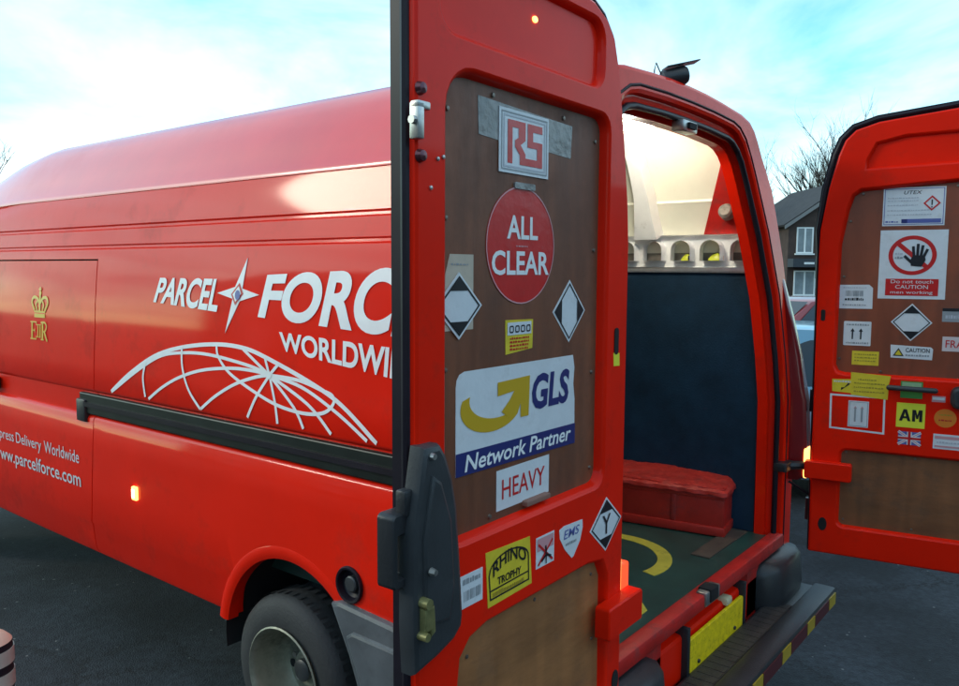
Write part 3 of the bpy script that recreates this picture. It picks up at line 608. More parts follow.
# four-pointed star with a small blue and red heart
c = (-1.610, 1.778); d = Decal(side_pt, .002, .0012)
S_ = [(-1.559,1.922),(c[0]+.030,c[1]+.022),(-1.470,1.777),(c[0]+.018,c[1]-.028),(-1.682,1.618),(c[0]-.030,c[1]-.020),(-1.748,1.779),(c[0]-.018,c[1]+.028)]
d.poly(S_, WHITE, 0); d.poly([(c[0]+.012,c[1]+.045),(c[0]+.040,c[1]+.002),(c[0]-.010,c[1]-.045),(c[0]-.040,c[1]-.002)], S_RED, 1)
d.poly([(c[0]+.010,c[1]+.032),(c[0]+.028,c[1]+.002),(c[0]-.007,c[1]-.032),(c[0]-.028,c[1]-.002)], WHITE, 2)
d.poly(circ(c[0]+.006, c[1]-.004, .017, .020, 14), S_BLUE, 3); d.build('star_emblem', van)
GL = {'A': [(2.606, 1.288), (2.437, 1.387), (2.216, 1.487), (1.991, 1.541), (1.742, 1.569), (1.549, 1.565), (1.397, 1.535), (1.15, 1.466), (0.978, 1.401), (0.800, 1.288)], 'B': [(2.592, 1.292), (2.346, 1.416), (2.155, 1.493), (1.966, 1.519), (1.796, 1.523), (1.613, 1.509), (1.475, 1.492), (1.386, 1.472)], 'C': [(2.267, 1.288), (2.149, 1.353), (2.006, 1.411), (1.835, 1.455), (1.632, 1.479), (1.474, 1.48), (1.386, 1.472)], 'D': [(1.853, 1.288), (1.745, 1.354), (1.608, 1.417), (1.473, 1.457), (1.386, 1.472)], 'E': [(1.526, 1.292), (1.469, 1.379), (1.386, 1.472)], 'F': [(1.336, 1.290), (1.352, 1.373), (1.386, 1.472)], 'G': [(1.183, 1.290), (1.24, 1.365), (1.386, 1.472)], 'H': [(1.030, 1.290), (1.157, 1.383), (1.386, 1.472)], 'I': [(0.845, 1.290), (0.999, 1.37), (1.194, 1.444), (1.386, 1.472)], 'J': [(1.022, 1.428), (1.195, 1.466), (1.386, 1.472)], 'K': [(1.737, 1.566), (1.724, 1.521), (1.651, 1.462), (1.508, 1.408), (1.344, 1.363), (1.19, 1.348), (1.075, 1.361), (1.02, 1.398), (1.022, 1.428), (1.06, 1.44)], 'L': [(1.993, 1.541), (1.988, 1.457), (1.939, 1.361), (1.853, 1.288)], 'M': [(2.287, 1.455), (2.31, 1.38), (2.292, 1.295)], 'N': [(1.386, 1.472), (1.333, 1.518)], 'O': [(1.386, 1.472), (1.414, 1.536)], 'P': [(1.386, 1.472), (1.556, 1.562)]}
d = Decal(side_pt, .002, .0006)
for i, (k, P) in enumerate(GL.items()): d.line(smooth2([(-y, z) for y, z in P], 6), .017 if k in 'A' else .0135, WHITE, i*.2)
d.poly(circ(-1.386, 1.472, .014, n=12), WHITE, 4); d.build('globe_emblem', van)
# crown and cypher on the sliding door
d = Decal(side_pt, .002, .0012); cx, cz = -3.37, 1.69
d.rect(cx-.062, cx+.062, 1.612, 1.632, GOLDY, 0); d.rect(cx-.064, cx+.064, 1.638, 1.648, GOLDY, 0)
for s_ in (-1, 1):
    d.line(smooth2([(cx+s_*.060,1.650),(cx+s_*.092,1.690),(cx+s_*.078,1.718),(cx+s_*.035,1.716),(cx+s_*.006,1.690)], 6), .016, GOLDY, 0)
    d.line(smooth2([(cx+s_*.030,1.650),(cx+s_*.046,1.680),(cx+s_*.03,1.70)], 5), .012, GOLDY, 0)
d.line([(cx,1.648),(cx,1.735)], .020, GOLDY, 0.5); d.poly(circ(cx, 1.742, .013, n=12), GOLDY, 0); d.rect(cx-.006, cx+.006, 1.752, 1.776, GOLDY, 1); d.rect(cx-.016, cx+.016, 1.760, 1.767, GOLDY, 1.3)
def serif(d, ch, x0, x1, z0, z1, ma):
    w = x1-x0; h_ = z1-z0; sw = .20*w if ch != 'I' else .4*w
    if ch == 'I':
        xc = (x0+x1)/2; d.rect(xc-sw/2, xc+sw/2, z0, z1, ma, 0); d.rect(x0, x1, z0, z0+.07*h_, ma, 1); d.rect(x0, x1, z1-.07*h_, z1, ma, 1)
    if ch == 'E':
        d.rect(x0+.12*w, x0+.12*w+sw, z0, z1, ma, 0); d.rect(x0, x1, z0, z0+.07*h_, ma, 1); d.rect(x0, x1, z1-.07*h_, z1, ma, 1); d.rect(x0+.2*w, x0+.72*w, z0+.47*h_, z0+.54*h_, ma, 1)
        d.rect(x1-.08*w, x1, z0, z0+.22*h_, ma, 1.2); d.rect(x1-.08*w, x1, z1-.2*h_, z1, ma, 1.2); d.rect(x0+.68*w, x0+.75*w, z0+.4*h_, z0+.61*h_, ma, 1.2)
    if ch == 'R':
        d.rect(x0+.12*w, x0+.12*w+sw, z0, z1, ma, 0); d.rect(x0, x0+.45*w, z0, z0+.07*h_, ma, 1); d.line(smooth2([(x0,z1-.035*h_),(x0+.6*w,z1-.035*h_),(x0+.82*w,z1-.25*h_),(x0+.6*w,z0+.5*h_),(x0+.25*w,z0+.5*h_)], 6), .13*w, ma, 1)
        d.line([(x0+.5*w,z0+.5*h_),(x0+.9*w,z0+.02*h_),(x1,z0+.02*h_)], .17*w, ma, 1.3)
serif(d, 'E', cx-.105, cx-.030, 1.492, 1.590, GOLDY); serif(d, 'I', cx-.028, cx-.004, 1.505, 1.575, GOLDY); serif(d, 'I', cx-.002, cx+.022, 1.505, 1.575, GOLDY); serif(d, 'R', cx+.020, cx+.100, 1.492, 1.590, GOLDY)
d.build('royal_cypher', sd)
d = Decal(side_pt, .002, .0012); SWHT = mat('lettering white', (.62, .62, .64), .4)
d.text('Express', -4.02, -3.735, .868, .948, SWHT, 0, bold=.004); d.build('lettering', sd); d = Decal(side_pt, .002, .0012)
d.text('Delivery', -3.705, -3.385, .868, .948, SWHT, 0, bold=.004); d.build('lettering', sd); d = Decal(side_pt, .002, .0012)
d.text('Worldwide', -3.350, -2.955, .883, .948, SWHT, 0, bold=.004); d.build('lettering', sd); d = Decal(side_pt, .002, .0012); d.text('www.parcelforce.com', -4.02, -2.945, .738, .838, SWHT, 0, bold=.010); d.build('lettering', sd)

# ------------------------------------------------------------------ rear doors
def make_door(s_, loc, ang):
    """pressed steel door, hinge at x=0; inner face towards -y. s_=-1 near door (free edge at -x), +1 far door"""
    def fx(P): return [(s_*u, z) for u, z in P]
    OUT = [(0,.625),(.858,.625),(.860,2.545),(.50,2.540),(.22,2.515),(.135,2.490),(.098,2.455),(.070,2.38),(.040,2.24),(.010,2.06),(0,1.95)]
    if s_ < 0: OUT = [(u+.024 if u < .2 else u, z) for u, z in OUT]
    if s_ > 0: OUT[4:] = [(.20,2.505),(.115,2.478),(.078,2.440),(.055,2.38),(.022,2.24),(-.006,2.06),(-.008,1.95)]
    OUT = fx(OUT)
    mb = MB(); slab(mb, offset(OUT, -.004), .012, .040, RED, .006)
    if s_ < 0:
        up_ = fx(rrect(.128, .785, 1.316, 2.272, [.05,.06,.09,.05])); lo_ = fx(rrect(.100, .722, .735, 1.122, [.05,.05,.09,.06])); top_ = fx(rrect(.165, .80, 2.318, 2.492, .055))
        lo_ = fx([(.090,.735),(.742,.735),(.742,1.03),(.735,1.085),(.70,1.120),(.64,1.134),(.20,1.134),(.125,1.122),(.096,1.07)])
    else:
        up_ = fx([(.058,1.47),(.075,1.435),(.11,1.425),(.78,1.425),(.80,1.445),(.80,2.25),(.78,2.272),(.5,2.265),(.14,2.240),(.105,2.215),(.085,2.15),(.060,2.0)]); lo_ = fx(rrect(.098, .78, .742, 1.108, .035)); top_ = fx([(.15,2.310),(.80,2.330),(.80,2.47),(.30,2.455),(.19,2.43),(.155,2.36)])
    relief(mb, OUT, [up_, lo_, top_], -.022, [(-.0,.0),(.006,.004),(.008,.014),(.006,.034)], [(.004,.002),(.010,.010),(.014,.024),(.020,.036)], DOORRED)
    dr = mb.build('rear_door', van, 40, loc=loc, rz=rad(ang))
    # recessed top pressing floor
    mb = MB(); slab(mb, offset(top_, .004), -.004, .013, DOORRED); mb.build('top_pressing', dr, 0)
    mb = MB(); slab(mb, offset(up_, .001), .004, .014, PLY if s_ < 0 else PLYR); p1 = mb.build('upper_panel', dr, 0)
    mb = MB(); slab(mb, offset(lo_, .001 if s_ > 0 else -.004), .002, .014, PLY2 if s_ < 0 else PLYR2); mb.build('lower_panel', dr, 0)
    # black seal round the top and the edges
    if s_ < 0: wv_ = {1:.012, 2:.014}
    else: wv_ = {}
    mb = MB(); E_ = offset(OUT, .040); I_ = offset(OUT, -.010)
    n = len(OUT); idx = list(range(1, n)) if s_ < 0 else list(range(1, n))
    wd_ = lambda i: .040
    R = []
    order = [1, 2, 3, 4, 5, 6, 7, 8, 9, 10, 0]
    wv = {1:.034, 2:.040, 3:.040, 4:.040, 5:.040, 6:.040, 7:.042, 8:.040, 9:.030, 10:.014, 0:.008}; wv.update(wv_)
    for i in order:
        a = Vector(I_[i]); b = Vector(OUT[i])+(Vector(E_[i])-Vector(OUT[i]))*(wv[i]/.040); R.append([(a.x, .004, a.y), (b.x, .004, b.y), (b.x*1., .034, b.y), (a.x, .034, a.y)])
    mb.rings(R, BLACKRUB); mb.tube([((OUT[i][0]+ (Vector(E_[i])-Vector(OUT[i])).x*wv[i]/.04*.6), .002, (OUT[i][1]+(Vector(E_[i])-Vector(OUT[i])).y*wv[i]/.04*.6)) for i in order], .010, BLACKRUB, 8); mb.build('door_seal', dr, 40)
    return dr
PLYR = mat('reddish plywood', (.23, .052, .020), .45, grain=4., scratch=1, var=.28, vscale=4., bump=.1, bscale=40., dirt=(.14, .050, .028, .50, .6), dscale=5., stretch=(1.2, 1, .35))
PLYR2 = mat('worn brown plywood', (.22, .082, .030), .5, grain=3.5, scratch=1, var=.3, vscale=5., bump=.1, bscale=40., dirt=(.085, .055, .035, .50, .7), dscale=6., stretch=(.35, 1, 1.2))
LDO = make_door(-1, (-.90, -.10, 0), 1); RDO = make_door(1, (.89, -.12, 0), -80)
LDO['label'] = 'near rear door with brown board and round red sign'; RDO['label'] = 'far rear door with reddish board and many labels'

# hinges, brackets and check arms
for dr, s_ in ((LDO, -1), (RDO, 1)):
    mb = MB(); x0, x1 = sorted((s_*-.030, s_*.155)); z0, z1 = (.915, .995) if s_ < 0 else (.965, 1.035)
    P = rrect(x0, x1, z0, z1, .006); relief(mb, P, [], -.062, [(.004,.004),(.004,.043)], [], DOORRED)
    e = s_*-.034; mb.box((min(e, e+s_*.012)-.0005, -.058, z0+.012), (max(e, e+s_*.012)+.0005, -.030, z1-.012), DARK)
    mb.build('check_bracket', dr, 40)
    mb = MB(); mb.add([], [], DARK); slab(mb, rrect(*sorted((s_*.070, s_*.092)), 1.66, 1.73, .010) if s_ < 0 else rrect(.004, .022, 1.665, 1.715, .008), -.0245, -.018, DARK); mb.build('pull_slot', dr, 0)
    mb = MB(); slab(mb, circ(s_*.048, .752, .018, .030, 16), -.0245, -.018, DARK); mb.build('drain_slot', dr, 0)
    for zz in (.80, 1.30, 1.90):
        mb = MB(); mb.lathe([(-.05,0),(-.05,.016),(.05,.016),(.05,0)], BLACKPL, (s_*-.016, .030, zz), 'Z', 12); mb.box((min(s_*-.02, s_*.06), .054, zz-.03), (max(s_*-.02, s_*.06), .062, zz+.03), RED, .003); mb.build('hinge', dr, 40)
mb = MB(); mb.tube([(.80, .01, 1.005), (.86, -.06, 1.005), (.93, -.155, 1.003), (.90, -.24, 1.003)], .020, BLACKPL, 8); mb.box((.76, -.04, .985), (.86, .02, 1.025), BLACKPL, .006); mb.build('check_arm', van)
mb = MB(); mb.tube([(.84,-.03,.93),(.90,-.10,.87),(.94,-.12,.82),(.95,-.10,.74)], .006, BLACKRUB, 6); mb.tube([(.97,-.14,.95),(.94,-.11,.85),(.95,-.09,.80)], .005, BLACKRUB, 6); mb.build('lamp_cable', van)

# --- near door hardware (x = -u)
mb = MB(); P = [(x-.018, z) for x, z in [(-.858,1.552),(-.810,1.552),(-.792,1.528),(-.772,1.480),(-.758,1.42),(-.748,1.32),(-.738,1.195),(-.742,1.172),(-.765,1.152),(-.815,1.136),(-.884,1.122),(-.890,1.22),(-.888,1.40),(-.872,1.48)]]
slab(mb, P, -.052, -.016, GREYPL, .012); P2 = [(x-.018, z) for x, z in [(-.84,1.50),(-.812,1.48),(-.782,1.40),(-.772,1.27),(-.785,1.20),(-.862,1.21),(-.866,1.38)]]
slab(mb, P2, -.058, -.048, GREYPL, .008); cov = mb.build('latch_cover', LDO, 40)
for (x, z) in ((-.838, 1.533), (-.850, 1.318)):
    mb = MB(); mb.lathe([(-.008,0),(-.008,.006),(.004,.008)], METAL, (x-.018, -.052 if z > 1.5 else -.065, z), 'Y', 10); mb.build('screw', cov)
mb = MB(); relief(mb, rrect(-.935, -.883, 1.295, 1.430, .008), [rrect(-.926, -.893, 1.308, 1.395, .004)], -.030, [(.003,.004),(.003,.04)], [(.002,.003),(.003,.04)], BLACKPL)
mb.box((-.912, -.035, 1.425), (-.882, -.010, 1.475), BLACKPL, .005); mb.build('pull_handle', LDO, 40)
mb = MB(); slab(mb, [(-.890,1.252),(-.862,1.252),(-.858,1.200),(-.872,1.192),(-.872,1.206),(-.890,1.206)], -.066, -.050, BRASS, .004); mb.lathe([(-.072,0),(-.072,.010),(-.045,.011)], BRASS, (-.884, 0, 1.262), 'Y', 12); mb.lathe([(-.072,0),(-.072,.008),(-.045,.009)], BRASS, (-.889, 0, 1.200), 'Y', 12); mb.build('latch', LDO, 40)
mb = MB(); mb.tube([(-.886,-.012,1.03),(-.884,-.014,.66)], .014, BLACKRUB, 8); mb.build('latch_rod', LDO, 60)
mb = MB(); mb.box((-.880, -.040, 2.112), (-.862, -.018, 2.178), METAL, .003); mb.box((-.880, -.040, 2.165), (-.845, -.020, 2.180), METAL, .003); mb.tube([(-.888,-.03,2.145),(-.868,-.03,2.145)], .008, METAL, 8); mb.build('upper_latch', LDO)
for z in (2.205, 2.085):
    mb = MB(); mb.lathe([(-.034,0),(-.032,.010),(-.022,.013)], mat('dark bolt', (.12, .04, .05), .25, metal=.6), (-.856, 0, z), 'Y', 12); mb.build('bolt', LDO, 50)
for (x, z) in ((-.806,2.085),(-.826,2.03),(-.790,2.09)):
    mb = MB(); mb.lathe([(-.026,0),(-.025,.004),(-.02,.005)], METAL, (x, 0, z), 'Y', 8); mb.build('screw', LDO)
mb = MB(); slab(mb, rrect(-.475, -.375, 1.338, 1.352, .004), -.012, .006, mat('worn wood catch', (.25, .12, .09), .6), .003); mb.build('panel_catch', LDO)
mb = MB(); slab(mb, circ(-.458, 2.425, .009, .007, 12), -.008, -.003, AMBER, .001); mb.build('door_glint', LDO)  # glowing disc stands in for an orange highlight on the door pressing

SCREWM = mat('dull screw head', (.20, .17, .14), .4, metal=.7)
for dr, s_, pts in ((LDO, -1, [(.165,1.37),(.165,1.62),(.165,1.93),(.168,2.20),(.32,2.235),(.60,2.240),(.748,2.19),(.752,1.98),(.752,1.68),(.755,1.40),(.60,1.345),(.14,.90),(.15,1.08),(.42,1.10),(.68,1.06)]),
                    (RDO, 1, [(.085,1.50),(.088,1.86),(.105,2.10),(.15,2.215),(.50,2.235),(.25,1.452),(.56,1.452),(.13,.78),(.13,1.085),(.40,1.085),(.40,.775),(.66,1.085),(.66,.775)])):
    for u_, z_ in pts:
        mb = MB(); mb.lathe([(-.0035,0),(-.003,.0045),(.002,.006)], SCREWM, (s_*u_, .003, z_), 'Y', 8); mb.build('screw', dr, 60)
# --- near door stickers. board face at y=.004, pressed frame face at y=-.022
def board(): return Decal(None, -.004)
def frame(): return Decal(None, .022)
d = board(); d.poly([(-.650,2.232),(-.647,2.155),(-.560,2.150),(-.45,2.152),(-.284,2.145),(-.278,2.222),(-.45,2.226)], TAPE, 0); d.build('packing_tape', LDO)
d = Decal(None, -.002); d.rect(-.578, -.386, 2.087, 2.222, S_WHITE, 0); d.ring(r4(-.571,-.393,2.093,2.216), .003, S_GREY, 1); d.ring(r4(-.563,-.401,2.099,2.210), .004, S_PALE, 1)
def blockRS(d, x0, z0, w, h_, ma):
    g = lambda P: [(x0+a*w, z0+b*h_) for a, b in P]
    d.poly(g([(0,0),(.13,0),(.13,.84),(.30,.84),(.30,.62),(.20,.55),(.20,.40),(.34,.22),(.34,0),(.50,0),(.50,.26),(.36,.46),(.50,.58),(.50,1),(0,1)]), ma, 1)
    d.poly(g([(.50,0),(1,0),(1,.60),(.72,.60),(.72,.82),(1,.82),(1,1),(.56,1),(.56,.44),(.84,.44),(.84,.17),(.50,.17)]), ma, 1)
blockRS(d, -.548, 2.108, .135, .092, S_RED); d.build('sticker', LDO)
d = board(); d.poly(circ(-.487, 1.933, .133, .129, 48), S_RED, 0); d.ring(circ(-.487, 1.933, .133, .129, 48), .003, S_PINK, 1)
d.text('ALL', -.545, -.424, 1.947, 1.998, WHITE, 1, .022); d.text('CLEAR', -.600, -.376, 1.868, 1.921, WHITE, 1, .022); d.scrawl(-.51, -.46, 1.930, .004, S_PINK, 1)
d.build('round_sign', LDO)
mb = MB(); slab(mb, rrect(-.520, -.440, 2.056, 2.070, .004), -.0005, .005, TAPE); mb.build('packing_tape', LDO, 0)
d = board(); d.poly([(-.757,1.757),(-.752,1.870),(-.738,1.910),(-.662,1.910),(-.662,1.757)], S_PAPER, 0); d.scrawl(-.735, -.68, 1.888, .004, S_GREY, 1); d.build('paper_label', LDO)
def diamond(d, cx, cz, hw, hh, orient, letter=None):
    P = [(cx-hw,cz),(cx,cz-hh),(cx+hw,cz),(cx,cz+hh)]; d.poly(P, S_WHITE, 0); d.ring(offset(P, -.005), .004, S_BLACK, 1)
    k = .44; Q = offset(P, -.009); a, b = hw-.012, hh-.012
    if orient == 'v':
        for s_ in (-1, 1): d.poly([(cx, cz+s_*b), (cx-a*k, cz+s_*b*(1-k)), (cx+a*k, cz+s_*b*(1-k))], S_BLACK, 1.5)
    else:
        for s_ in (-1, 1): d.poly([(cx+s_*a, cz), (cx+s_*a*(1-k), cz+b*k), (cx+s_*a*(1-k), cz-b*k)], S_BLACK, 1.5)
    if letter: d.text(letter, cx-.022, cx+.022, cz-.026, cz+.026, S_BLACK, 2, .004)
    return d
diamond(Decal(None, -.001), -.712, 1.806, .076, .068, 'v').build('diamond_sticker', LDO)
diamond(board(), -.279, 1.780, .076, .076, 'h').build('diamond_sticker', LDO)
d = board(); d.poly([(-.547,1.770),(-.438,1.768),(-.440,1.702),(-.545,1.694)], S_YEL, 0); d.rect(-.540, -.446, 1.736, 1.764, S_WHITE, 1)
for k in range(4): d.ring(rrect(-.533+k*.022, -.517+k*.022, 1.741, 1.757, .004, 3), .003, S_BLACK, 2)
for z in (1.726, 1.718, 1.710, 1.702): d.scrawl(-.53, -.455, z, .005, S_RED, 1)
d.build('sticker', LDO)
# the courier partner banner
d = board(); B = [(-.718,1.455),(-.245,1.449),(-.247,1.560),(-.254,1.600),(-.250,1.640),(-.258,1.671)]+[(-.69,1.671),(-.706,1.666),(-.715,1.655),(-.718,1.64)]
d.poly(B, S_WHITE, 0); d.poly([(-.7185,1.4545),(-.2445,1.4485),(-.2445,1.499),(-.7185,1.503)], S_NAVY, 1)
d.text('Network Partner', -.690, -.265, 1.460, 1.496, WHITE, 2, .016, .18)
def crescent(cx, cz):
    o_ = [(cx+.112*math.cos(rad(a)), cz+.058*math.sin(rad(a))) for a in range(160, 336, 8)]
    i_ = [(cx+.018+.100*math.cos(rad(a)), cz+.016+.046*math.sin(rad(a))) for a in range(335, 160, -8)]
    return o_+i_
d.poly(crescent(-.592, 1.590), S_GOLD, 1)
d.poly([(-.575,1.636),(-.450,1.640),(-.454,1.548),(-.486,1.548),(-.487,1.582),(-.505,1.567),(-.53,1.553),(-.56,1.570),(-.53,1.592),(-.512,1.611),(-.575,1.606)], S_GOLD, 1.5)
d.text('GLS', -.440, -.275, 1.556, 1.640, S_NAVY, 1, .035, .12); d.build('courier_banner', LDO)
d = board(); d.rect(-.575, -.362, 1.349, 1.440, S_WHITE, 0); d.text('HEAVY', -.555, -.382, 1.372, 1.417, S_RED, 1, .002); d.build('heavy_sign', LDO)
# on the red band
d = frame(); d.rect(-.733, -.658, 1.186, 1.256, S_WHITE, 0); d.scrawl(-.725, -.668, 1.236, .012, S_GREY, 1)
for k in range(12): d.rect(-.722+k*.005, -.722+k*.005+random.choice((.0015,.003)), 1.200, 1.222, S_GREY, 1)
d.build('barcode_label', LDO)
d = frame(); d.poly([(-.648,1.282),(-.480,1.275),(-.470,1.162),(-.638,1.158)], S_YEL, 0)
A = [(-.632,1.172),(-.482,1.174),(-.484,1.228)]+[(-.56+.076*math.cos(rad(a)), 1.232+.036*math.sin(rad(a))) for a in range(10, 180, 12)]+[(-.638,1.228)]
d.ring(A, .004, S_BLACK, 1); d.line([(-.634,1.193),(-.484,1.196)], .0035, S_BLACK, 1.2)
v, f = glyphs('RHINO', .016); h_ = d.h(1.4)
d.mb.add([d.fn(-.622+.126*a, h_, 1.220+.030*b+.020*(1-(2*a-1)**2)) for a, b in v], f, S_BLACK)
d.text('TROPHY', -.605, -.515, 1.199, 1.217, S_BLACK, 1.4, .022); d.scrawl(-.622, -.50, 1.178, .010, mat('ochre print', (.40, .28, .03), .4), 1.3); d.build('rhino_sticker', LDO)
d = frame(); d.rect(-.453, -.375, 1.188, 1.262, S_WHITE, 0); d.rect(-.449, -.379, 1.228, 1.258, S_PINK, 1); d.line([(-.445,1.195),(-.383,1.245)], .006, S_RED, 1.3); d.line([(-.445,1.245),(-.383,1.195)], .006, S_RED, 1.5)
for a in (95, 215, 335): d.line([(-.412,1.214),(-.412+.024*math.cos(rad(a)),1.214+.022*math.sin(rad(a)))], .006, S_BLACK, 1.8+a*.001)
d.line([(-.412,1.214),(-.412,1.192)], .004, S_BLACK, 2.3); d.build('warning_sticker', LDO)
d = frame(); SH = [(-.352,1.255),(-.330,1.260),(-.242,1.256),(-.240,1.235),(-.252,1.205),(-.283,1.172),(-.292,1.170),(-.325,1.200),(-.348,1.232)]
d.poly(SH, S_WHITE, 0); d.text('EMS', -.332, -.258, 1.226, 1.248, S_BLUE, 1, .004, .2); d.scrawl(-.322, -.268, 1.208, .008, S_GREY, 1); d.build('shield_sticker', LDO)
d = frame(); diamond(d, -.117, 1.212, .086, .073, 'v', 'Y'); d.build('diamond_sticker', LDO)
d = frame(); d.poly([(-.095,1.665),(-.062,1.662),(-.060,1.628),(-.092,1.630)], S_YELB, 0); d.build('sticker', LDO)

# --- far door stickers (x = u); board face at y=.004
d = board(); d.rect(.228, .459, 2.076, 2.236, S_WHITE, 0); d.ring(r4(.233,.454,2.081,2.231), .0025, S_BLUE, 1); d.text('UTEX', .305, .372, 2.207, 2.222, S_BLACK, 1, .004, .2)
for z in (2.19, 2.178, 2.160, 2.138, 2.120): d.scrawl(.245, .36 if z > 2.14 else .41, z, .005, S_PALE, 1)
P = [(.378,2.168),(.410,2.136),(.442,2.168),(.410,2.200)]; d.ring(P, .006, S_RED, 1.2); d.rect(.4075, .4125, 2.160, 2.183, S_BLACK, 1.3); d.rect(.4075, .4125, 2.150, 2.155, S_BLACK, 1.3)
d.rect(.30, .446, 2.087, 2.104, S_BLUE, 1); d.rect(.30, .322, 2.0875, 2.1035, S_NAVY, 1.4); d.scrawl(.24, .29, 2.09, .007, S_BLUE, 1); d.build('hazard_data_label', RDO)
d = board(); d.rect(.224, .476, 1.768, 2.058, S_WHITE, 0); c = (.348, 1.952)
d.poly(circ(*c, .090, .083, 40), S_RED, 1, [circ(*c, .073, .067, 40)]); d.line([(c[0]-.058,c[1]+.052),(c[0]+.058,c[1]-.052)], .018, S_RED, 1.3)
hd = (.368, 1.938)
d.poly([(hd[0]-.024,hd[1]-.030),(hd[0]+.016,hd[1]-.034),(hd[0]+.030,hd[1]-.006),(hd[0]+.026,hd[1]+.014),(hd[0]-.018,hd[1]+.014),(hd[0]-.026,hd[1]-.004)], S_BLACK, 1.8)
for a, b in (((-.014,.010),(-.018,.052)),((-.001,.012),(.000,.062)),((.012,.012),(.018,.056)),((.022,.008),(.036,.040))): d.line([(hd[0]+a[0],hd[1]+a[1]),(hd[0]+b[0],hd[1]+b[1])], .0105, S_BLACK, 2.0)
d.line([(hd[0]-.018,hd[1]-.020),(hd[0]-.050,hd[1]+.012)], .0115, S_BLACK, 2.2); d.scrawl(.283, .315, 1.938, .010, S_GREY, 2); d.scrawl(.283, .312, 1.955, .008, S_PALE, 2)
d.rect(.252, .450, 1.782, 1.853, S_RED, 1); d.text('Do not touch', .272, .430, 1.834, 1.849, S_WHITE, 2, 0); d.text('CAUTION', .290, .412, 1.811, 1.827, S_WHITE, 2, .004); d.text('men working', .272, .430, 1.786, 1.803, S_WHITE, 2, 0)
d.build('prohibition_sign', RDO)
d = board(); d.poly([(.074,1.824),(.190,1.826),(.205,1.812),(.206,1.722),(.075,1.721)], S_WHITE, 0)
for k in range(14): d.rect(.098+k*.0052, .098+k*.0052+random.choice((.002,.0038)), 1.775, 1.800, S_GREY, 1)
d.scrawl(.096, .17, 1.757, .012, S_BLACK, 1); d.scrawl(.088, .18, 1.735, .006, S_GREY, 1); d.scrawl(.088, .18, 1.81, .006, S_PALE, 1); d.build('shipping_label', RDO)
def arrow(d, x, z0, z1, w, ma, l=1): d.rect(x-w*.25, x+w*.25, z0, z1-w, ma, l); d.poly([(x-w*.7,z1-w*1.2),(x+w*.7,z1-w*1.2),(x,z1)], ma, l+.3)
d = board(); d.poly(rrect(.097, .206, 1.560, 1.666, .004, 2), S_WHITE, 0); arrow(d, .133, 1.588, 1.636, .012, S_BLACK); arrow(d, .166, 1.588, 1.636, .012, S_BLACK); d.scrawl(.108, .197, 1.648, .008, S_GREY, 1); d.scrawl(.108, .197, 1.568, .008, S_GREY, 1); d.build('this_way_up_label', RDO)
d = board(); d.rect(.135, .241, 1.476, 1.537, S_YEL, 0)
for z in (1.520, 1.506, 1.492): d.scrawl(.145, .232, z, .006, mat('ochre print', (.40, .28, .03), .4), 1)
d.build('sticker', RDO)
diamond(board(), .358, 1.669, .078, .080, 'v').build('diamond_sticker', RDO)
d = board(); d.poly([(.284,1.571),(.436,1.566),(.444,1.558),(.442,1.512),(.286,1.516)], S_WHITE, 0); d.poly([(.294,1.524),(.336,1.524),(.315,1.558)], S_YEL, 1); d.ring([(.294,1.524),(.336,1.524),(.315,1.558)], .004, S_BLACK, 1.3); d.text('CAUTION', .342, .432, 1.542, 1.560, S_BLACK, 1, .012); d.scrawl(.342, .430, 1.525, .009, S_GREY, 1); d.build('caution_label', RDO)
d = board(); d.rect(.470, .600, 1.676, 1.733, S_GREY, 0); d.rect(.470, .600, 1.720, 1.733, S_BLACK, 1); d.text('CARE', .482, .590, 1.684, 1.712, S_PALE, 1, .01) if False else d.scrawl(.482, .590, 1.690, .018, S_PALE, 1); d.build('sticker', RDO)
d = board(); d.rect(.476, .640, 1.553, 1.614, mat('pale pink paper', (.66, .54, .54), .5), 0); d.text('FRAGILE', .488, .628, 1.568, 1.600, S_RED, 1, .004); d.build('fragile_label', RDO)
d = Decal(None, .0225); d.poly([(.136,1.445),(.292,1.437),(.286,1.400),(.284,1.334),(.140,1.346)], S_YEL, 0)
for z in (1.412, 1.396, 1.378, 1.360): d.scrawl(.165 if z > 1.4 else .150, .24 if z > 1.4 else .27, z, .007, mat('ochre print', (.40, .28, .03), .4), 1)
d.build('yellow_tape', RDO)
d = Decal(None, .0215); d.poly([(.062,1.410),(.146,1.414),(.146,1.352),(.064,1.356)], S_YEL, 0); d.scrawl(.07, .14, 1.398, .009, S_WHITE, 1); d.poly([(.098,1.362),(.135,1.392),(.128,1.398),(.112,1.376),(.100,1.376)], S_BLACK, 1); d.build('sticker', RDO)
d = Decal(None, .0215); Q = [(.056,1.345),(.276,1.345),(.278,1.182),(.058,1.190)]; d.poly(Q, S_WHITE, 0, [offset(Q, -.008)]); d.build('outline_label', RDO)
d = frame(); d.rect(.132, .213, 1.205, 1.320, S_WHITE, 0); d.ring(r4(.136,.209,1.209,1.316), .002, S_GREY, 1); arrow(d, .160, 1.228, 1.298, .010, S_PINK); arrow(d, .187, 1.228, 1.298, .010, S_PINK); d.line([(.160,1.23),(.160,1.29)], .007, S_GREY, 1.7); d.line([(.187,1.23),(.187,1.29)], .007, S_GREY, 1.7); d.build('this_way_up_label', RDO)
d = frame(); d.rect(.331, .414, 1.348, 1.420, S_GREEN, 0); d.rect(.336, .409, 1.398, 1.416, mat('pale green print', (.30, .45, .25), .4), 1); d.build('sticker', RDO)
mb = MB(); mb.tube([(.280,-.050,1.392),(.285,-.052,1.392),(.462,-.052,1.390),(.466,-.050,1.390)], [.008,.0115,.0115,.008], GREYPL, 10)
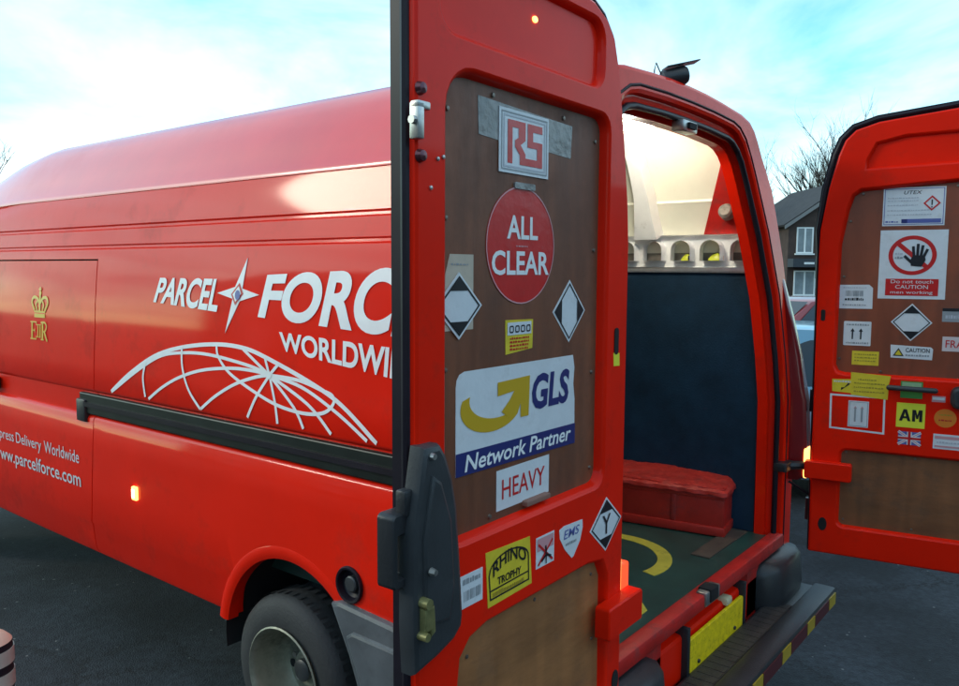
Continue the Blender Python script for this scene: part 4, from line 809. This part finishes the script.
for x in (.30, .445): mb.tube([(x,-.05,1.391),(x,-.022,1.391)], .008, GREYPL, 8)
mb.build('latch_rod', RDO, 40)
d = frame(); d.rect(.320, .428, 1.222, 1.327, S_YELB, 0); d.poly([(.331,1.250),(.3425,1.250),(.3460,1.2610),(.3600,1.2610),(.3635,1.250),(.375,1.250),(.3595,1.300),(.3465,1.300)], S_BLACK, 1, [[(.3488,1.270),(.3530,1.286),(.3572,1.270)]]); d.poly([(.380,1.250),(.3915,1.250),(.3915,1.281),(.3955,1.262),(.4025,1.262),(.4065,1.281),(.4065,1.250),(.418,1.250),(.418,1.300),(.4045,1.300),(.399,1.278),(.3935,1.300),(.380,1.300)], S_BLACK, 1); d.build('am_sticker', RDO)
d = frame(); x0, x1, z0, z1 = .331, .416, 1.148, 1.204; cx, cz = (x0+x1)/2, (z0+z1)/2; d.rect(x0, x1, z0, z1, S_BLUE, 0)
d.line([(x0,z0),(x1,z1)], .011, S_WHITE, 1); d.line([(x0,z1),(x1,z0)], .011, S_WHITE, 1.1); d.line([(x0,z0),(x1,z1)], .004, S_PINK, 1.3); d.line([(x0,z1),(x1,z0)], .004, S_PINK, 1.4)
d.rect(cx-.009, cx+.009, z0, z1, S_WHITE, 1.6); d.rect(x0, x1, cz-.009, cz+.009, S_WHITE, 1.7); d.rect(cx-.005, cx+.005, z0, z1, S_RED, 2.0); d.rect(x0, x1, cz-.005, cz+.005, S_RED, 2.1); d.build('flag_sticker', RDO)
d = frame(); d.rect(.449, .499, 1.340, 1.366, S_PINK, 0); d.rect(.452, .496, 1.349, 1.360, S_WHITE, 1); d.build('sticker', RDO)
d = frame(); d.poly(circ(.502, 1.274, .041, .039, 24), S_ORANGE, 0); d.scrawl(.478, .525, 1.285, .007, mat('ochre print', (.40, .28, .03), .4), 1); d.scrawl(.478, .525, 1.262, .007, S_RED, 1); d.build('round_sticker', RDO)
d = frame(); d.rect(.462, .600, 1.143, 1.206, S_WHITE, 0); d.rect(.468, .594, 1.186, 1.198, S_PINK, 1); d.rect(.468, .594, 1.150, 1.158, S_PINK, 1); d.scrawl(.475, .59, 1.168, .008, S_PALE, 1); d.build('sticker', RDO)
mb = MB(); slab(mb, rrect(.515, .640, 1.320, 1.412, .030), -.062, -.018, GREYPL, .014); slab(mb, rrect(.545, .625, 1.345, 1.390, .015), -.072, -.058, BLACKPL, .006); mb.build('latch_housing', RDO, 40)

# ------------------------------------------------------------------ red crate in the load space
def make_crate():
    rt = empty('crate', (.655, .58, .684), rad(9)); tag(rt, 'red crate with crumpled red cover on the van floor', 'crate')
    CR = mat('dull red crate', (.46, .020, .012), .42, var=.2, vscale=8., dirt=(.09, .03, .03, .52, .7), dscale=10.)
    L, Wd, H = .39, .122, .222
    for nm, a, b in (('side_panel', (-Wd, -L, .012), (-Wd+.018, L, H)), ('side_panel', (Wd-.018, -L, .012), (Wd, L, H)), ('end_panel', (-Wd+.0185, -L+.001, .012), (Wd-.0185, -L+.02, H)), ('end_panel', (-Wd+.0185, L-.02, .012), (Wd-.0185, L-.001, H)), ('base', (-Wd+.001, -L+.002, .002), (Wd-.001, L-.002, .0118))):
        mb = MB(); mb.box(a, b, CR, .003); mb.build(nm, rt)
    for zz in (.004, .170):
        mb = MB(); mb.box((-Wd-.008, -L-.008, zz), (Wd+.006, L+.008, zz+.042), CR, .006) if zz < .1 else mb.box((-Wd-.005, -L-.005, zz), (Wd+.004, L+.005, zz+.022), CR, .005); mb.build('rim_band', rt)
    for yy in (-.16, .10):
        mb = MB(); mb.box((-Wd-.004, yy-.012, .045), (-Wd+.004, yy+.012, .172), CR, .003); mb.build('rib', rt)
    # crumpled cover
    CV = mat('crumpled red cover', (.50, .030, .02), .45, var=.2, vscale=12., bump=.3, bscale=45., dirt=(.14, .04, .035, .52, .6), dscale=16.)
    nx, ny = 14, 40; vs_ = []; random.seed(3)
    for i in range(nx+1):
        for j in range(ny+1):
            u, v = i/nx*2-1, j/ny*2-1; x = u*(Wd+.014); y = v*(L+.014)
            e = max(abs(u)**10, abs(v)**24)
            z = .221+.034*(1-e)*(.5+.5*u)+.0022*math.sin(5*v+3*u)*(1-e)+.0016*math.sin(14*v-6*u+1)*(1-e*.6)+.0014*math.sin(37*v+23*u)+.0012*math.sin(61*v-13*u)-.012*e+.009*max(0, 1-abs(u+.25+.06*math.sin(4*v))*7)*-1
            vs_.append((x+.004*math.sin(23*v), y, z))
    mb = MB(); mb.add(vs_, [(i*(ny+1)+j, (i+1)*(ny+1)+j, (i+1)*(ny+1)+j+1, i*(ny+1)+j+1) for i in range(nx) for j in range(ny)], CV)
    edge = [0*(ny+1)+j for j in range(ny+1)]+[i*(ny+1)+ny for i in range(1, nx+1)]+[nx*(ny+1)+j for j in range(ny-1, -1, -1)]+[i*(ny+1) for i in range(nx-1, 0, -1)]
    E1 = [vs_[k] for k in edge]; E2 = [(p[0]*1.02, p[1]*1.006, p[2]-.016-.003*math.sin(k*1.3)) for k, p in enumerate(E1)]; mb.rings([E1, E2], CV, True, False)
    mb.build('cover', rt, 60)
make_crate()
# bright packets tucked in the rail holes
HV = mat('hi-vis yellow plastic', (.62, .66, .03), .4, var=.2, vscale=30.); HO = mat('orange strap', (.62, .28, .08), .5)
def packet(y, w, label, mats):
    o = empty('packet', (.785, y, 1.9265)); tag(o, label, 'packet', 'packets tucked into the perforated rail')
    mb = MB(); random.seed(int(y*100)); n = 7; R = []
    for k in range(n):
        t = k/(n-1); yy = (t-.5)*w; hh = (.020+.016*math.sin(t*math.pi)+random.uniform(-.004,.004)); R.append([(-.012,yy,.001),(.008,yy,.001),(.010,yy,hh*.6),(.002,yy,hh),(-.010,yy,hh*.7)])
    mb.rings(R, mats[0]); mb.build('wrapper', o, 50)
    mb = MB(); mb.box((-.0155, -w*.5, .004), (-.0125, -w*.22, .026), mats[1], .001); mb.build('strap', o)
packet(.470, .050, 'small yellow packet in the third rail hole from the post', (HV, S_BLACK)); packet(.322, .075, 'larger yellow and orange packet in the second hole from the post', (HV, HO))

# ------------------------------------------------------------------ striped marker post at the left edge of the picture
def make_post():
    o = empty('marker_post', (-1.958, 1.43, GZ)); tag(o, 'black and white banded marker post with peach cap beside the van', 'bollard')
    PW = mat('off-white band', (.50, .54, .46), .5, var=.12, vscale=20.); PB = mat('black band', (.012, .011, .018), .5); PC = mat('peach reflector cap', (.75, .50, .36), .4)
    H = .864; z = 0; r = .076; zs = []
    while z < H-.03: zs.append(z); z += .068
    mb = MB(); mb.lathe([(0,.10),(.02,.10),(.03,r),(H-.026,r*.93)], PB, (0,0,0), 'Z', 28); mb.build('shaft', o, 40)
    for k in range(10):
        zt = H-.046-k*.0705
        if zt < .1: break
        mb = MB(); mb.lathe([(zt-.0445, r*.95+.0005),(zt-.0445,r*.95+.0025),(zt,r*.95+.0025),(zt,r*.95+.0005)], PW, (0,0,0), 'Z', 28); mb.build('band', o, 40)
    mb = MB(); mb.lathe([(H-.027,r*.93),(H-.024,r*.90),(H-.008,r*.7),(H,r*.3),(H+.001,0)], PC, (0,0,0), 'Z', 28); mb.build('cap', o, 50)
make_post()

# ------------------------------------------------------------------ parked cars
def car(name, label, loc, rz, base, L=4.0, Wd=.84, H=1.46):
    o = empty(name, loc, rz); tag(o, label, 'car', 'cars parked beyond the van')
    P = mat('car paint '+name+label[:8], base, .28, metal=.3, coat=.8)
    def sec(pts, hw): return pts
    mb = MB(); prof = [(-2.0,.42,.30,.80),(-1.95,.60,.24,.86),(-1.6,.80,.22,.96),(-.9,.84,.20,1.00),(0,.85,.20,.99),(.8,.84,.20,.96),(1.4,.80,.22,.90),(1.85,.68,.26,.78),(2.0,.50,.34,.66)]
    R = [[(x, -w*.94, z0), (x, -w, z0+.12), (x, -w, z1-.16), (x, -w*.93, z1), (x, w*.93, z1), (x, w, z1-.16), (x, w, z0+.12), (x, w*.94, z0)] for x, w, z0, z1 in prof]
    mb.rings(R, P); body = mb.build('body', o, 40)
    mb = MB(); gp = [(-1.85,.70,.95,.98),(-1.55,.62,.97,1.36),(-.9,.60,.98,1.445),(-.1,.60,.98,1.46),(.35,.60,.97,1.40),(1.15,.72,.90,.93)]
    R = [[(x, -.76, z0), (x, -w, z1), (x, -w*.8, z1+.018), (x, w*.8, z1+.018), (x, w, z1), (x, .76, z0)] for x, w, z0, z1 in gp]; mb.rings(R, P); mb.build('cabin', o, 30)
    for s_ in (-1, 1):
        for xa, xb, xc, xd in ((-.85, -.15, -.2, -.80), (-.05, .85, .28, -.10)):
            mb = MB(); mb.add([(xa,s_*.772,1.02),(xb,s_*.772,.99),(xc,s_*.628,1.37),(xd,s_*.628,1.39)], [(0,1,2,3)], GLASS); mb.build('window', o, 0)
    mb = MB(); mb.add([(1.10,-.68,.955),(1.10,.68,.955),(.40,.56,1.405),(.40,-.56,1.405)], [(0,1,2,3)], GLASS); mb.build('windscreen', o, 0)
    mb = MB(); mb.add([(-1.855,-.62,1.03),(-1.855,.62,1.03),(-1.60,.55,1.34),(-1.60,-.55,1.34)], [(0,1,2,3)], GLASS); mb.build('rear_window', o, 0)
    for x in (-1.22, 1.25):
        for s_ in (-1, 1):
            mb = MB(); mb.lathe([(-.09,.18),(-.1,.27),(-.07,.30),(.07,.30),(.1,.27),(.09,.18)], TYRE, (x, s_*.76, .30), 'Y', 24); w = mb.build('wheel', o, 40)
            mb = MB(); mb.lathe([(s_*.095,.19),(s_*.085,.17),(s_*.06,.10),(s_*.085,.04),(s_*.09,0)], ALU, (x, s_*.76, .30), 'Y', 20); mb.build('rim', w, 40)
    for s_ in (-1, 1):
        mb = MB(); mb.box((1.78, s_*.54-.13, .60), (1.96, s_*.54+.13, .74), mat('headlamp glass', (.6, .62, .65), .1), .04); mb.build('headlight', o)
        mb = MB(); mb.box((-1.99, s_*.62-.10, .66), (-1.86, s_*.62+.10, .86), REDLENS, .03); mb.build('tail_light', o)
    mb = MB(); mb.box((1.90, -.66, .28), (2.05, .66, .50), P, .04); mb.build('bumper', o)
    return o
car('parked_car', 'pale blue car parked just beyond the far rear door', (4.75, 1.35, GZ), rad(110), (.16, .32, .42))
car('parked_car', 'dark red car parked in front of the brick house', (13.2, 3.6, GZ), rad(150), (.30, .02, .02))

# ------------------------------------------------------------------ houses
BRICK = mat('dark brick', (.060, .036, .030), .85, var=.3, vscale=2., bump=.2, bscale=20.)
TILE = mat('dark roof tiles', (.034, .031, .033), .8, var=.3, vscale=3., bump=.4, bscale=14.)
FRAMEW = mat('white window frame', (.78, .78, .78), .5)
NET = mat('net curtain glass', (.26, .29, .31), .12, var=.2, vscale=2.)
def house(name, label, loc, rz, Wd, D_, eave, ridge, wins, gable=True):
    o = empty(name, loc, rz); tag(o, label, 'house', 'houses beyond the car park')
    mb = MB(); h = Wd/2
    if gable:
        P = [(-h,0),(h,0),(h,eave),(0,ridge),(-h,eave)]; slab(mb, P, 0, D_, BRICK); mb.build('wall', o, 0)
        for s_ in (-1, 1):
            mb = MB(); nx_, nz_ = (ridge-eave), h; l = math.hypot(nx_, nz_); nx_, nz_ = nx_/l*.16, nz_/l*.16; ex = .35; ez = -ex*(ridge-eave)/h
            a = (s_*(h+ex), eave+ez); b = (0, ridge)
            R = [[(a[0], y, a[1]+.02), (b[0], y, b[1]+.02), (b[0], y, b[1]+.22), (a[0]+s_*nx_, y, a[1]+nz_)] for y in (-.35, D_+.35)]; mb.rings(R, TILE); mb.build('roof', o, 0)
            mb = MB(); R = [[(a[0]+s_*.02, y, a[1]-.12), (b[0], y, b[1]-.10), (b[0], y, b[1]+.12), (a[0]+s_*.02, y, a[1]+.10)] for y in (-.40, -.352)]; mb.rings(R, mat('grey bargeboard', (.20, .19, .19), .6)); mb.build('bargeboard', o, 0)
    else:
        mb.box((-h, 0, 0), (h, D_, eave), BRICK); mb.build('wall', o, 0)
        for s_ in (0, 1):
            y0 = -.4 if s_ == 0 else D_+.4; mb = MB(); R = [[(x, y0, eave-.15), (x, D_/2, ridge), (x, D_/2, ridge+.2), (x, y0, eave+.05)] for x in (-h-.3, h+.3)]; mb.rings(R, TILE); mb.build('roof', o, 0)
        mb = MB()
        for x in (-h, h): mb.add([(x,0,eave),(x,D_,eave),(x,D_/2,ridge)], [(0,1,2)], BRICK)
        mb.build('gable', o, 0)
    mb = MB(); mb.box((h*.5-.4, D_*.5-.3, ridge-1.2), (h*.5+.3, D_*.5+.4, ridge+.9), BRICK); mb.build('chimney', o, 0)
    for (x, z, w, hh) in wins:
        mb = MB(); relief(mb, r4(x-w/2, x+w/2, z-hh/2, z+hh/2), [r4(x-w/2+.08, x-.05, z-hh/2+.08, z+hh/2-.08), r4(x+.05, x+w/2-.08, z-hh/2+.08, z+hh/2-.08)], -.06, [(.0,.05)], [(.0,.05)], FRAMEW); wn = mb.build('window', o, 0)
        mb = MB(); mb.box((x-w/2+.03, -.025, z-hh/2+.03), (x+w/2-.03, -.012, z+hh/2-.03), NET); mb.build('pane', wn, 0)
        mb = MB(); mb.box((x-w/2-.08, -.14, z-hh/2-.09), (x+w/2+.08, -.005, z-hh/2-.01), FRAMEW); mb.build('sill', wn, 0)
    return o
hx = Vector((.62, -.7846, 0)); left_eave = Vector((46.6, 14.44, 0)); hc = left_eave+hx*3.6
h1 = house('brick_house', 'brown brick house with gable end and white windows', (hc.x, hc.y, GZ), rad(-51.7), 7.2, 9, 4.85, 7.3, [(-2.62, 3.85, 1.0, 1.55), (2.3, 3.85, 1.0, 1.55), (-2.55, 1.3, 1.3, 1.5), (2.3, 1.3, 1.3, 1.5)])
mb = MB(); mb.box((-3.6, -.9, 2.25), (-.4, -.02, 2.75), mat('slate canopy', (.035, .04, .05), .6)); cpy = mb.build('porch_canopy', h1, 0)
mb = MB(); mb.box((-2.95, -.915, 2.42), (-2.35, -.903, 2.54), FRAMEW); mb.build('name_plate', cpy, 0)
h2p = left_eave-hx*4.2+Vector((.7846, .62, 0))*16
house('brick_house', 'long house with dark tiled roof behind the gabled house', (h2p.x, h2p.y, GZ), rad(-51.7), 15, 8, 5.0, 7.5, [(-4, 3.9, 1.3, 1.3), (0, 3.9, 1.3, 1.3), (4, 3.9, 1.3, 1.3)], False)

# unseen terraces, added to darken the reflections in paint and doors
house('added_terrace', 'unseen brick terrace added for the near side of the van to mirror', (-19, 8, GZ), rad(90), 44, 8, 5.0, 7.4, [(-18+6*k, zz, 1.4, 1.3) for k in range(7) for zz in (1.4, 3.9)], False)
house('added_terrace', 'unseen brick terrace added for the open rear doors to mirror', (18, -20, GZ), rad(180), 66, 8, 5.0, 7.4, [(-30+6*k, zz, 1.4, 1.3) for k in range(11) for zz in (1.4, 3.9)], False)
# ------------------------------------------------------------------ bare trees
BARK = mat('dark winter bark', (.050, .040, .034), .9, var=.3, vscale=6.)
def bare_tree(label, loc, H, seed, spread=.42):
    rnd = random.Random(seed); o = empty('bare_tree', loc); tag(o, label, 'tree', 'bare winter trees on the skyline')
    tr = MB(); cr = MB()
    def grow(p, d, l, r, lev):
        mbx = tr if lev == 0 else cr; n = 7 if lev == 0 else 4 if lev < 3 else 3; segs = 4 if lev < 2 else 3; pts = [p]; dd = d.copy()
        for k in range(segs):
            dd = (dd+Vector((rnd.gauss(0,.12), rnd.gauss(0,.12), rnd.gauss(.05,.08)))).normalized(); pts.append(pts[-1]+dd*l/segs)
        mbx.tube(pts, [r*(1-.45*k/segs) for k in range(segs+1)] if lev < 4 else [r*(1-.8*k/segs) for k in range(segs+1)], BARK, n, False)
        if lev >= 5: return
        nb = (7, 5, 4, 4, 3)[lev]
        for k in range(nb):
            t = rnd.uniform(.35, 1) if lev else rnd.uniform(.45, 1); i = min(segs-1, int(t*segs)); q = pts[i].lerp(pts[i+1], t*segs-i)
            a = rnd.uniform(0, 6.283); s_ = rnd.uniform(spread*.7, spread*1.5); e = Vector((math.cos(a)*s_, math.sin(a)*s_, 0)); nd = (dd+e+Vector((0,0,.12))).normalized()
            grow(q, nd, l*rnd.uniform(.55, .78), r*.5, lev+1)
    grow(Vector((0,0,0)), Vector((0,0,1)), H*.38, H*.018, 0)
    tr.build('trunk', o, 60); cr.build('crown', o, 0, recalc=False)
bare_tree('bare tree rising behind the brick gable house', (58, 20.3, GZ), 11.6, 3); bare_tree('bare tree left of the house, close to the van post', (50, 17.6, GZ), 9.6, 11)
bare_tree('tallest bare tree, right of the gable house', (60, 16.0, GZ), 15.0, 5); bare_tree('bare tree seen over the cab end of the van roof', (16.0, 55, GZ), 13.2, 8)
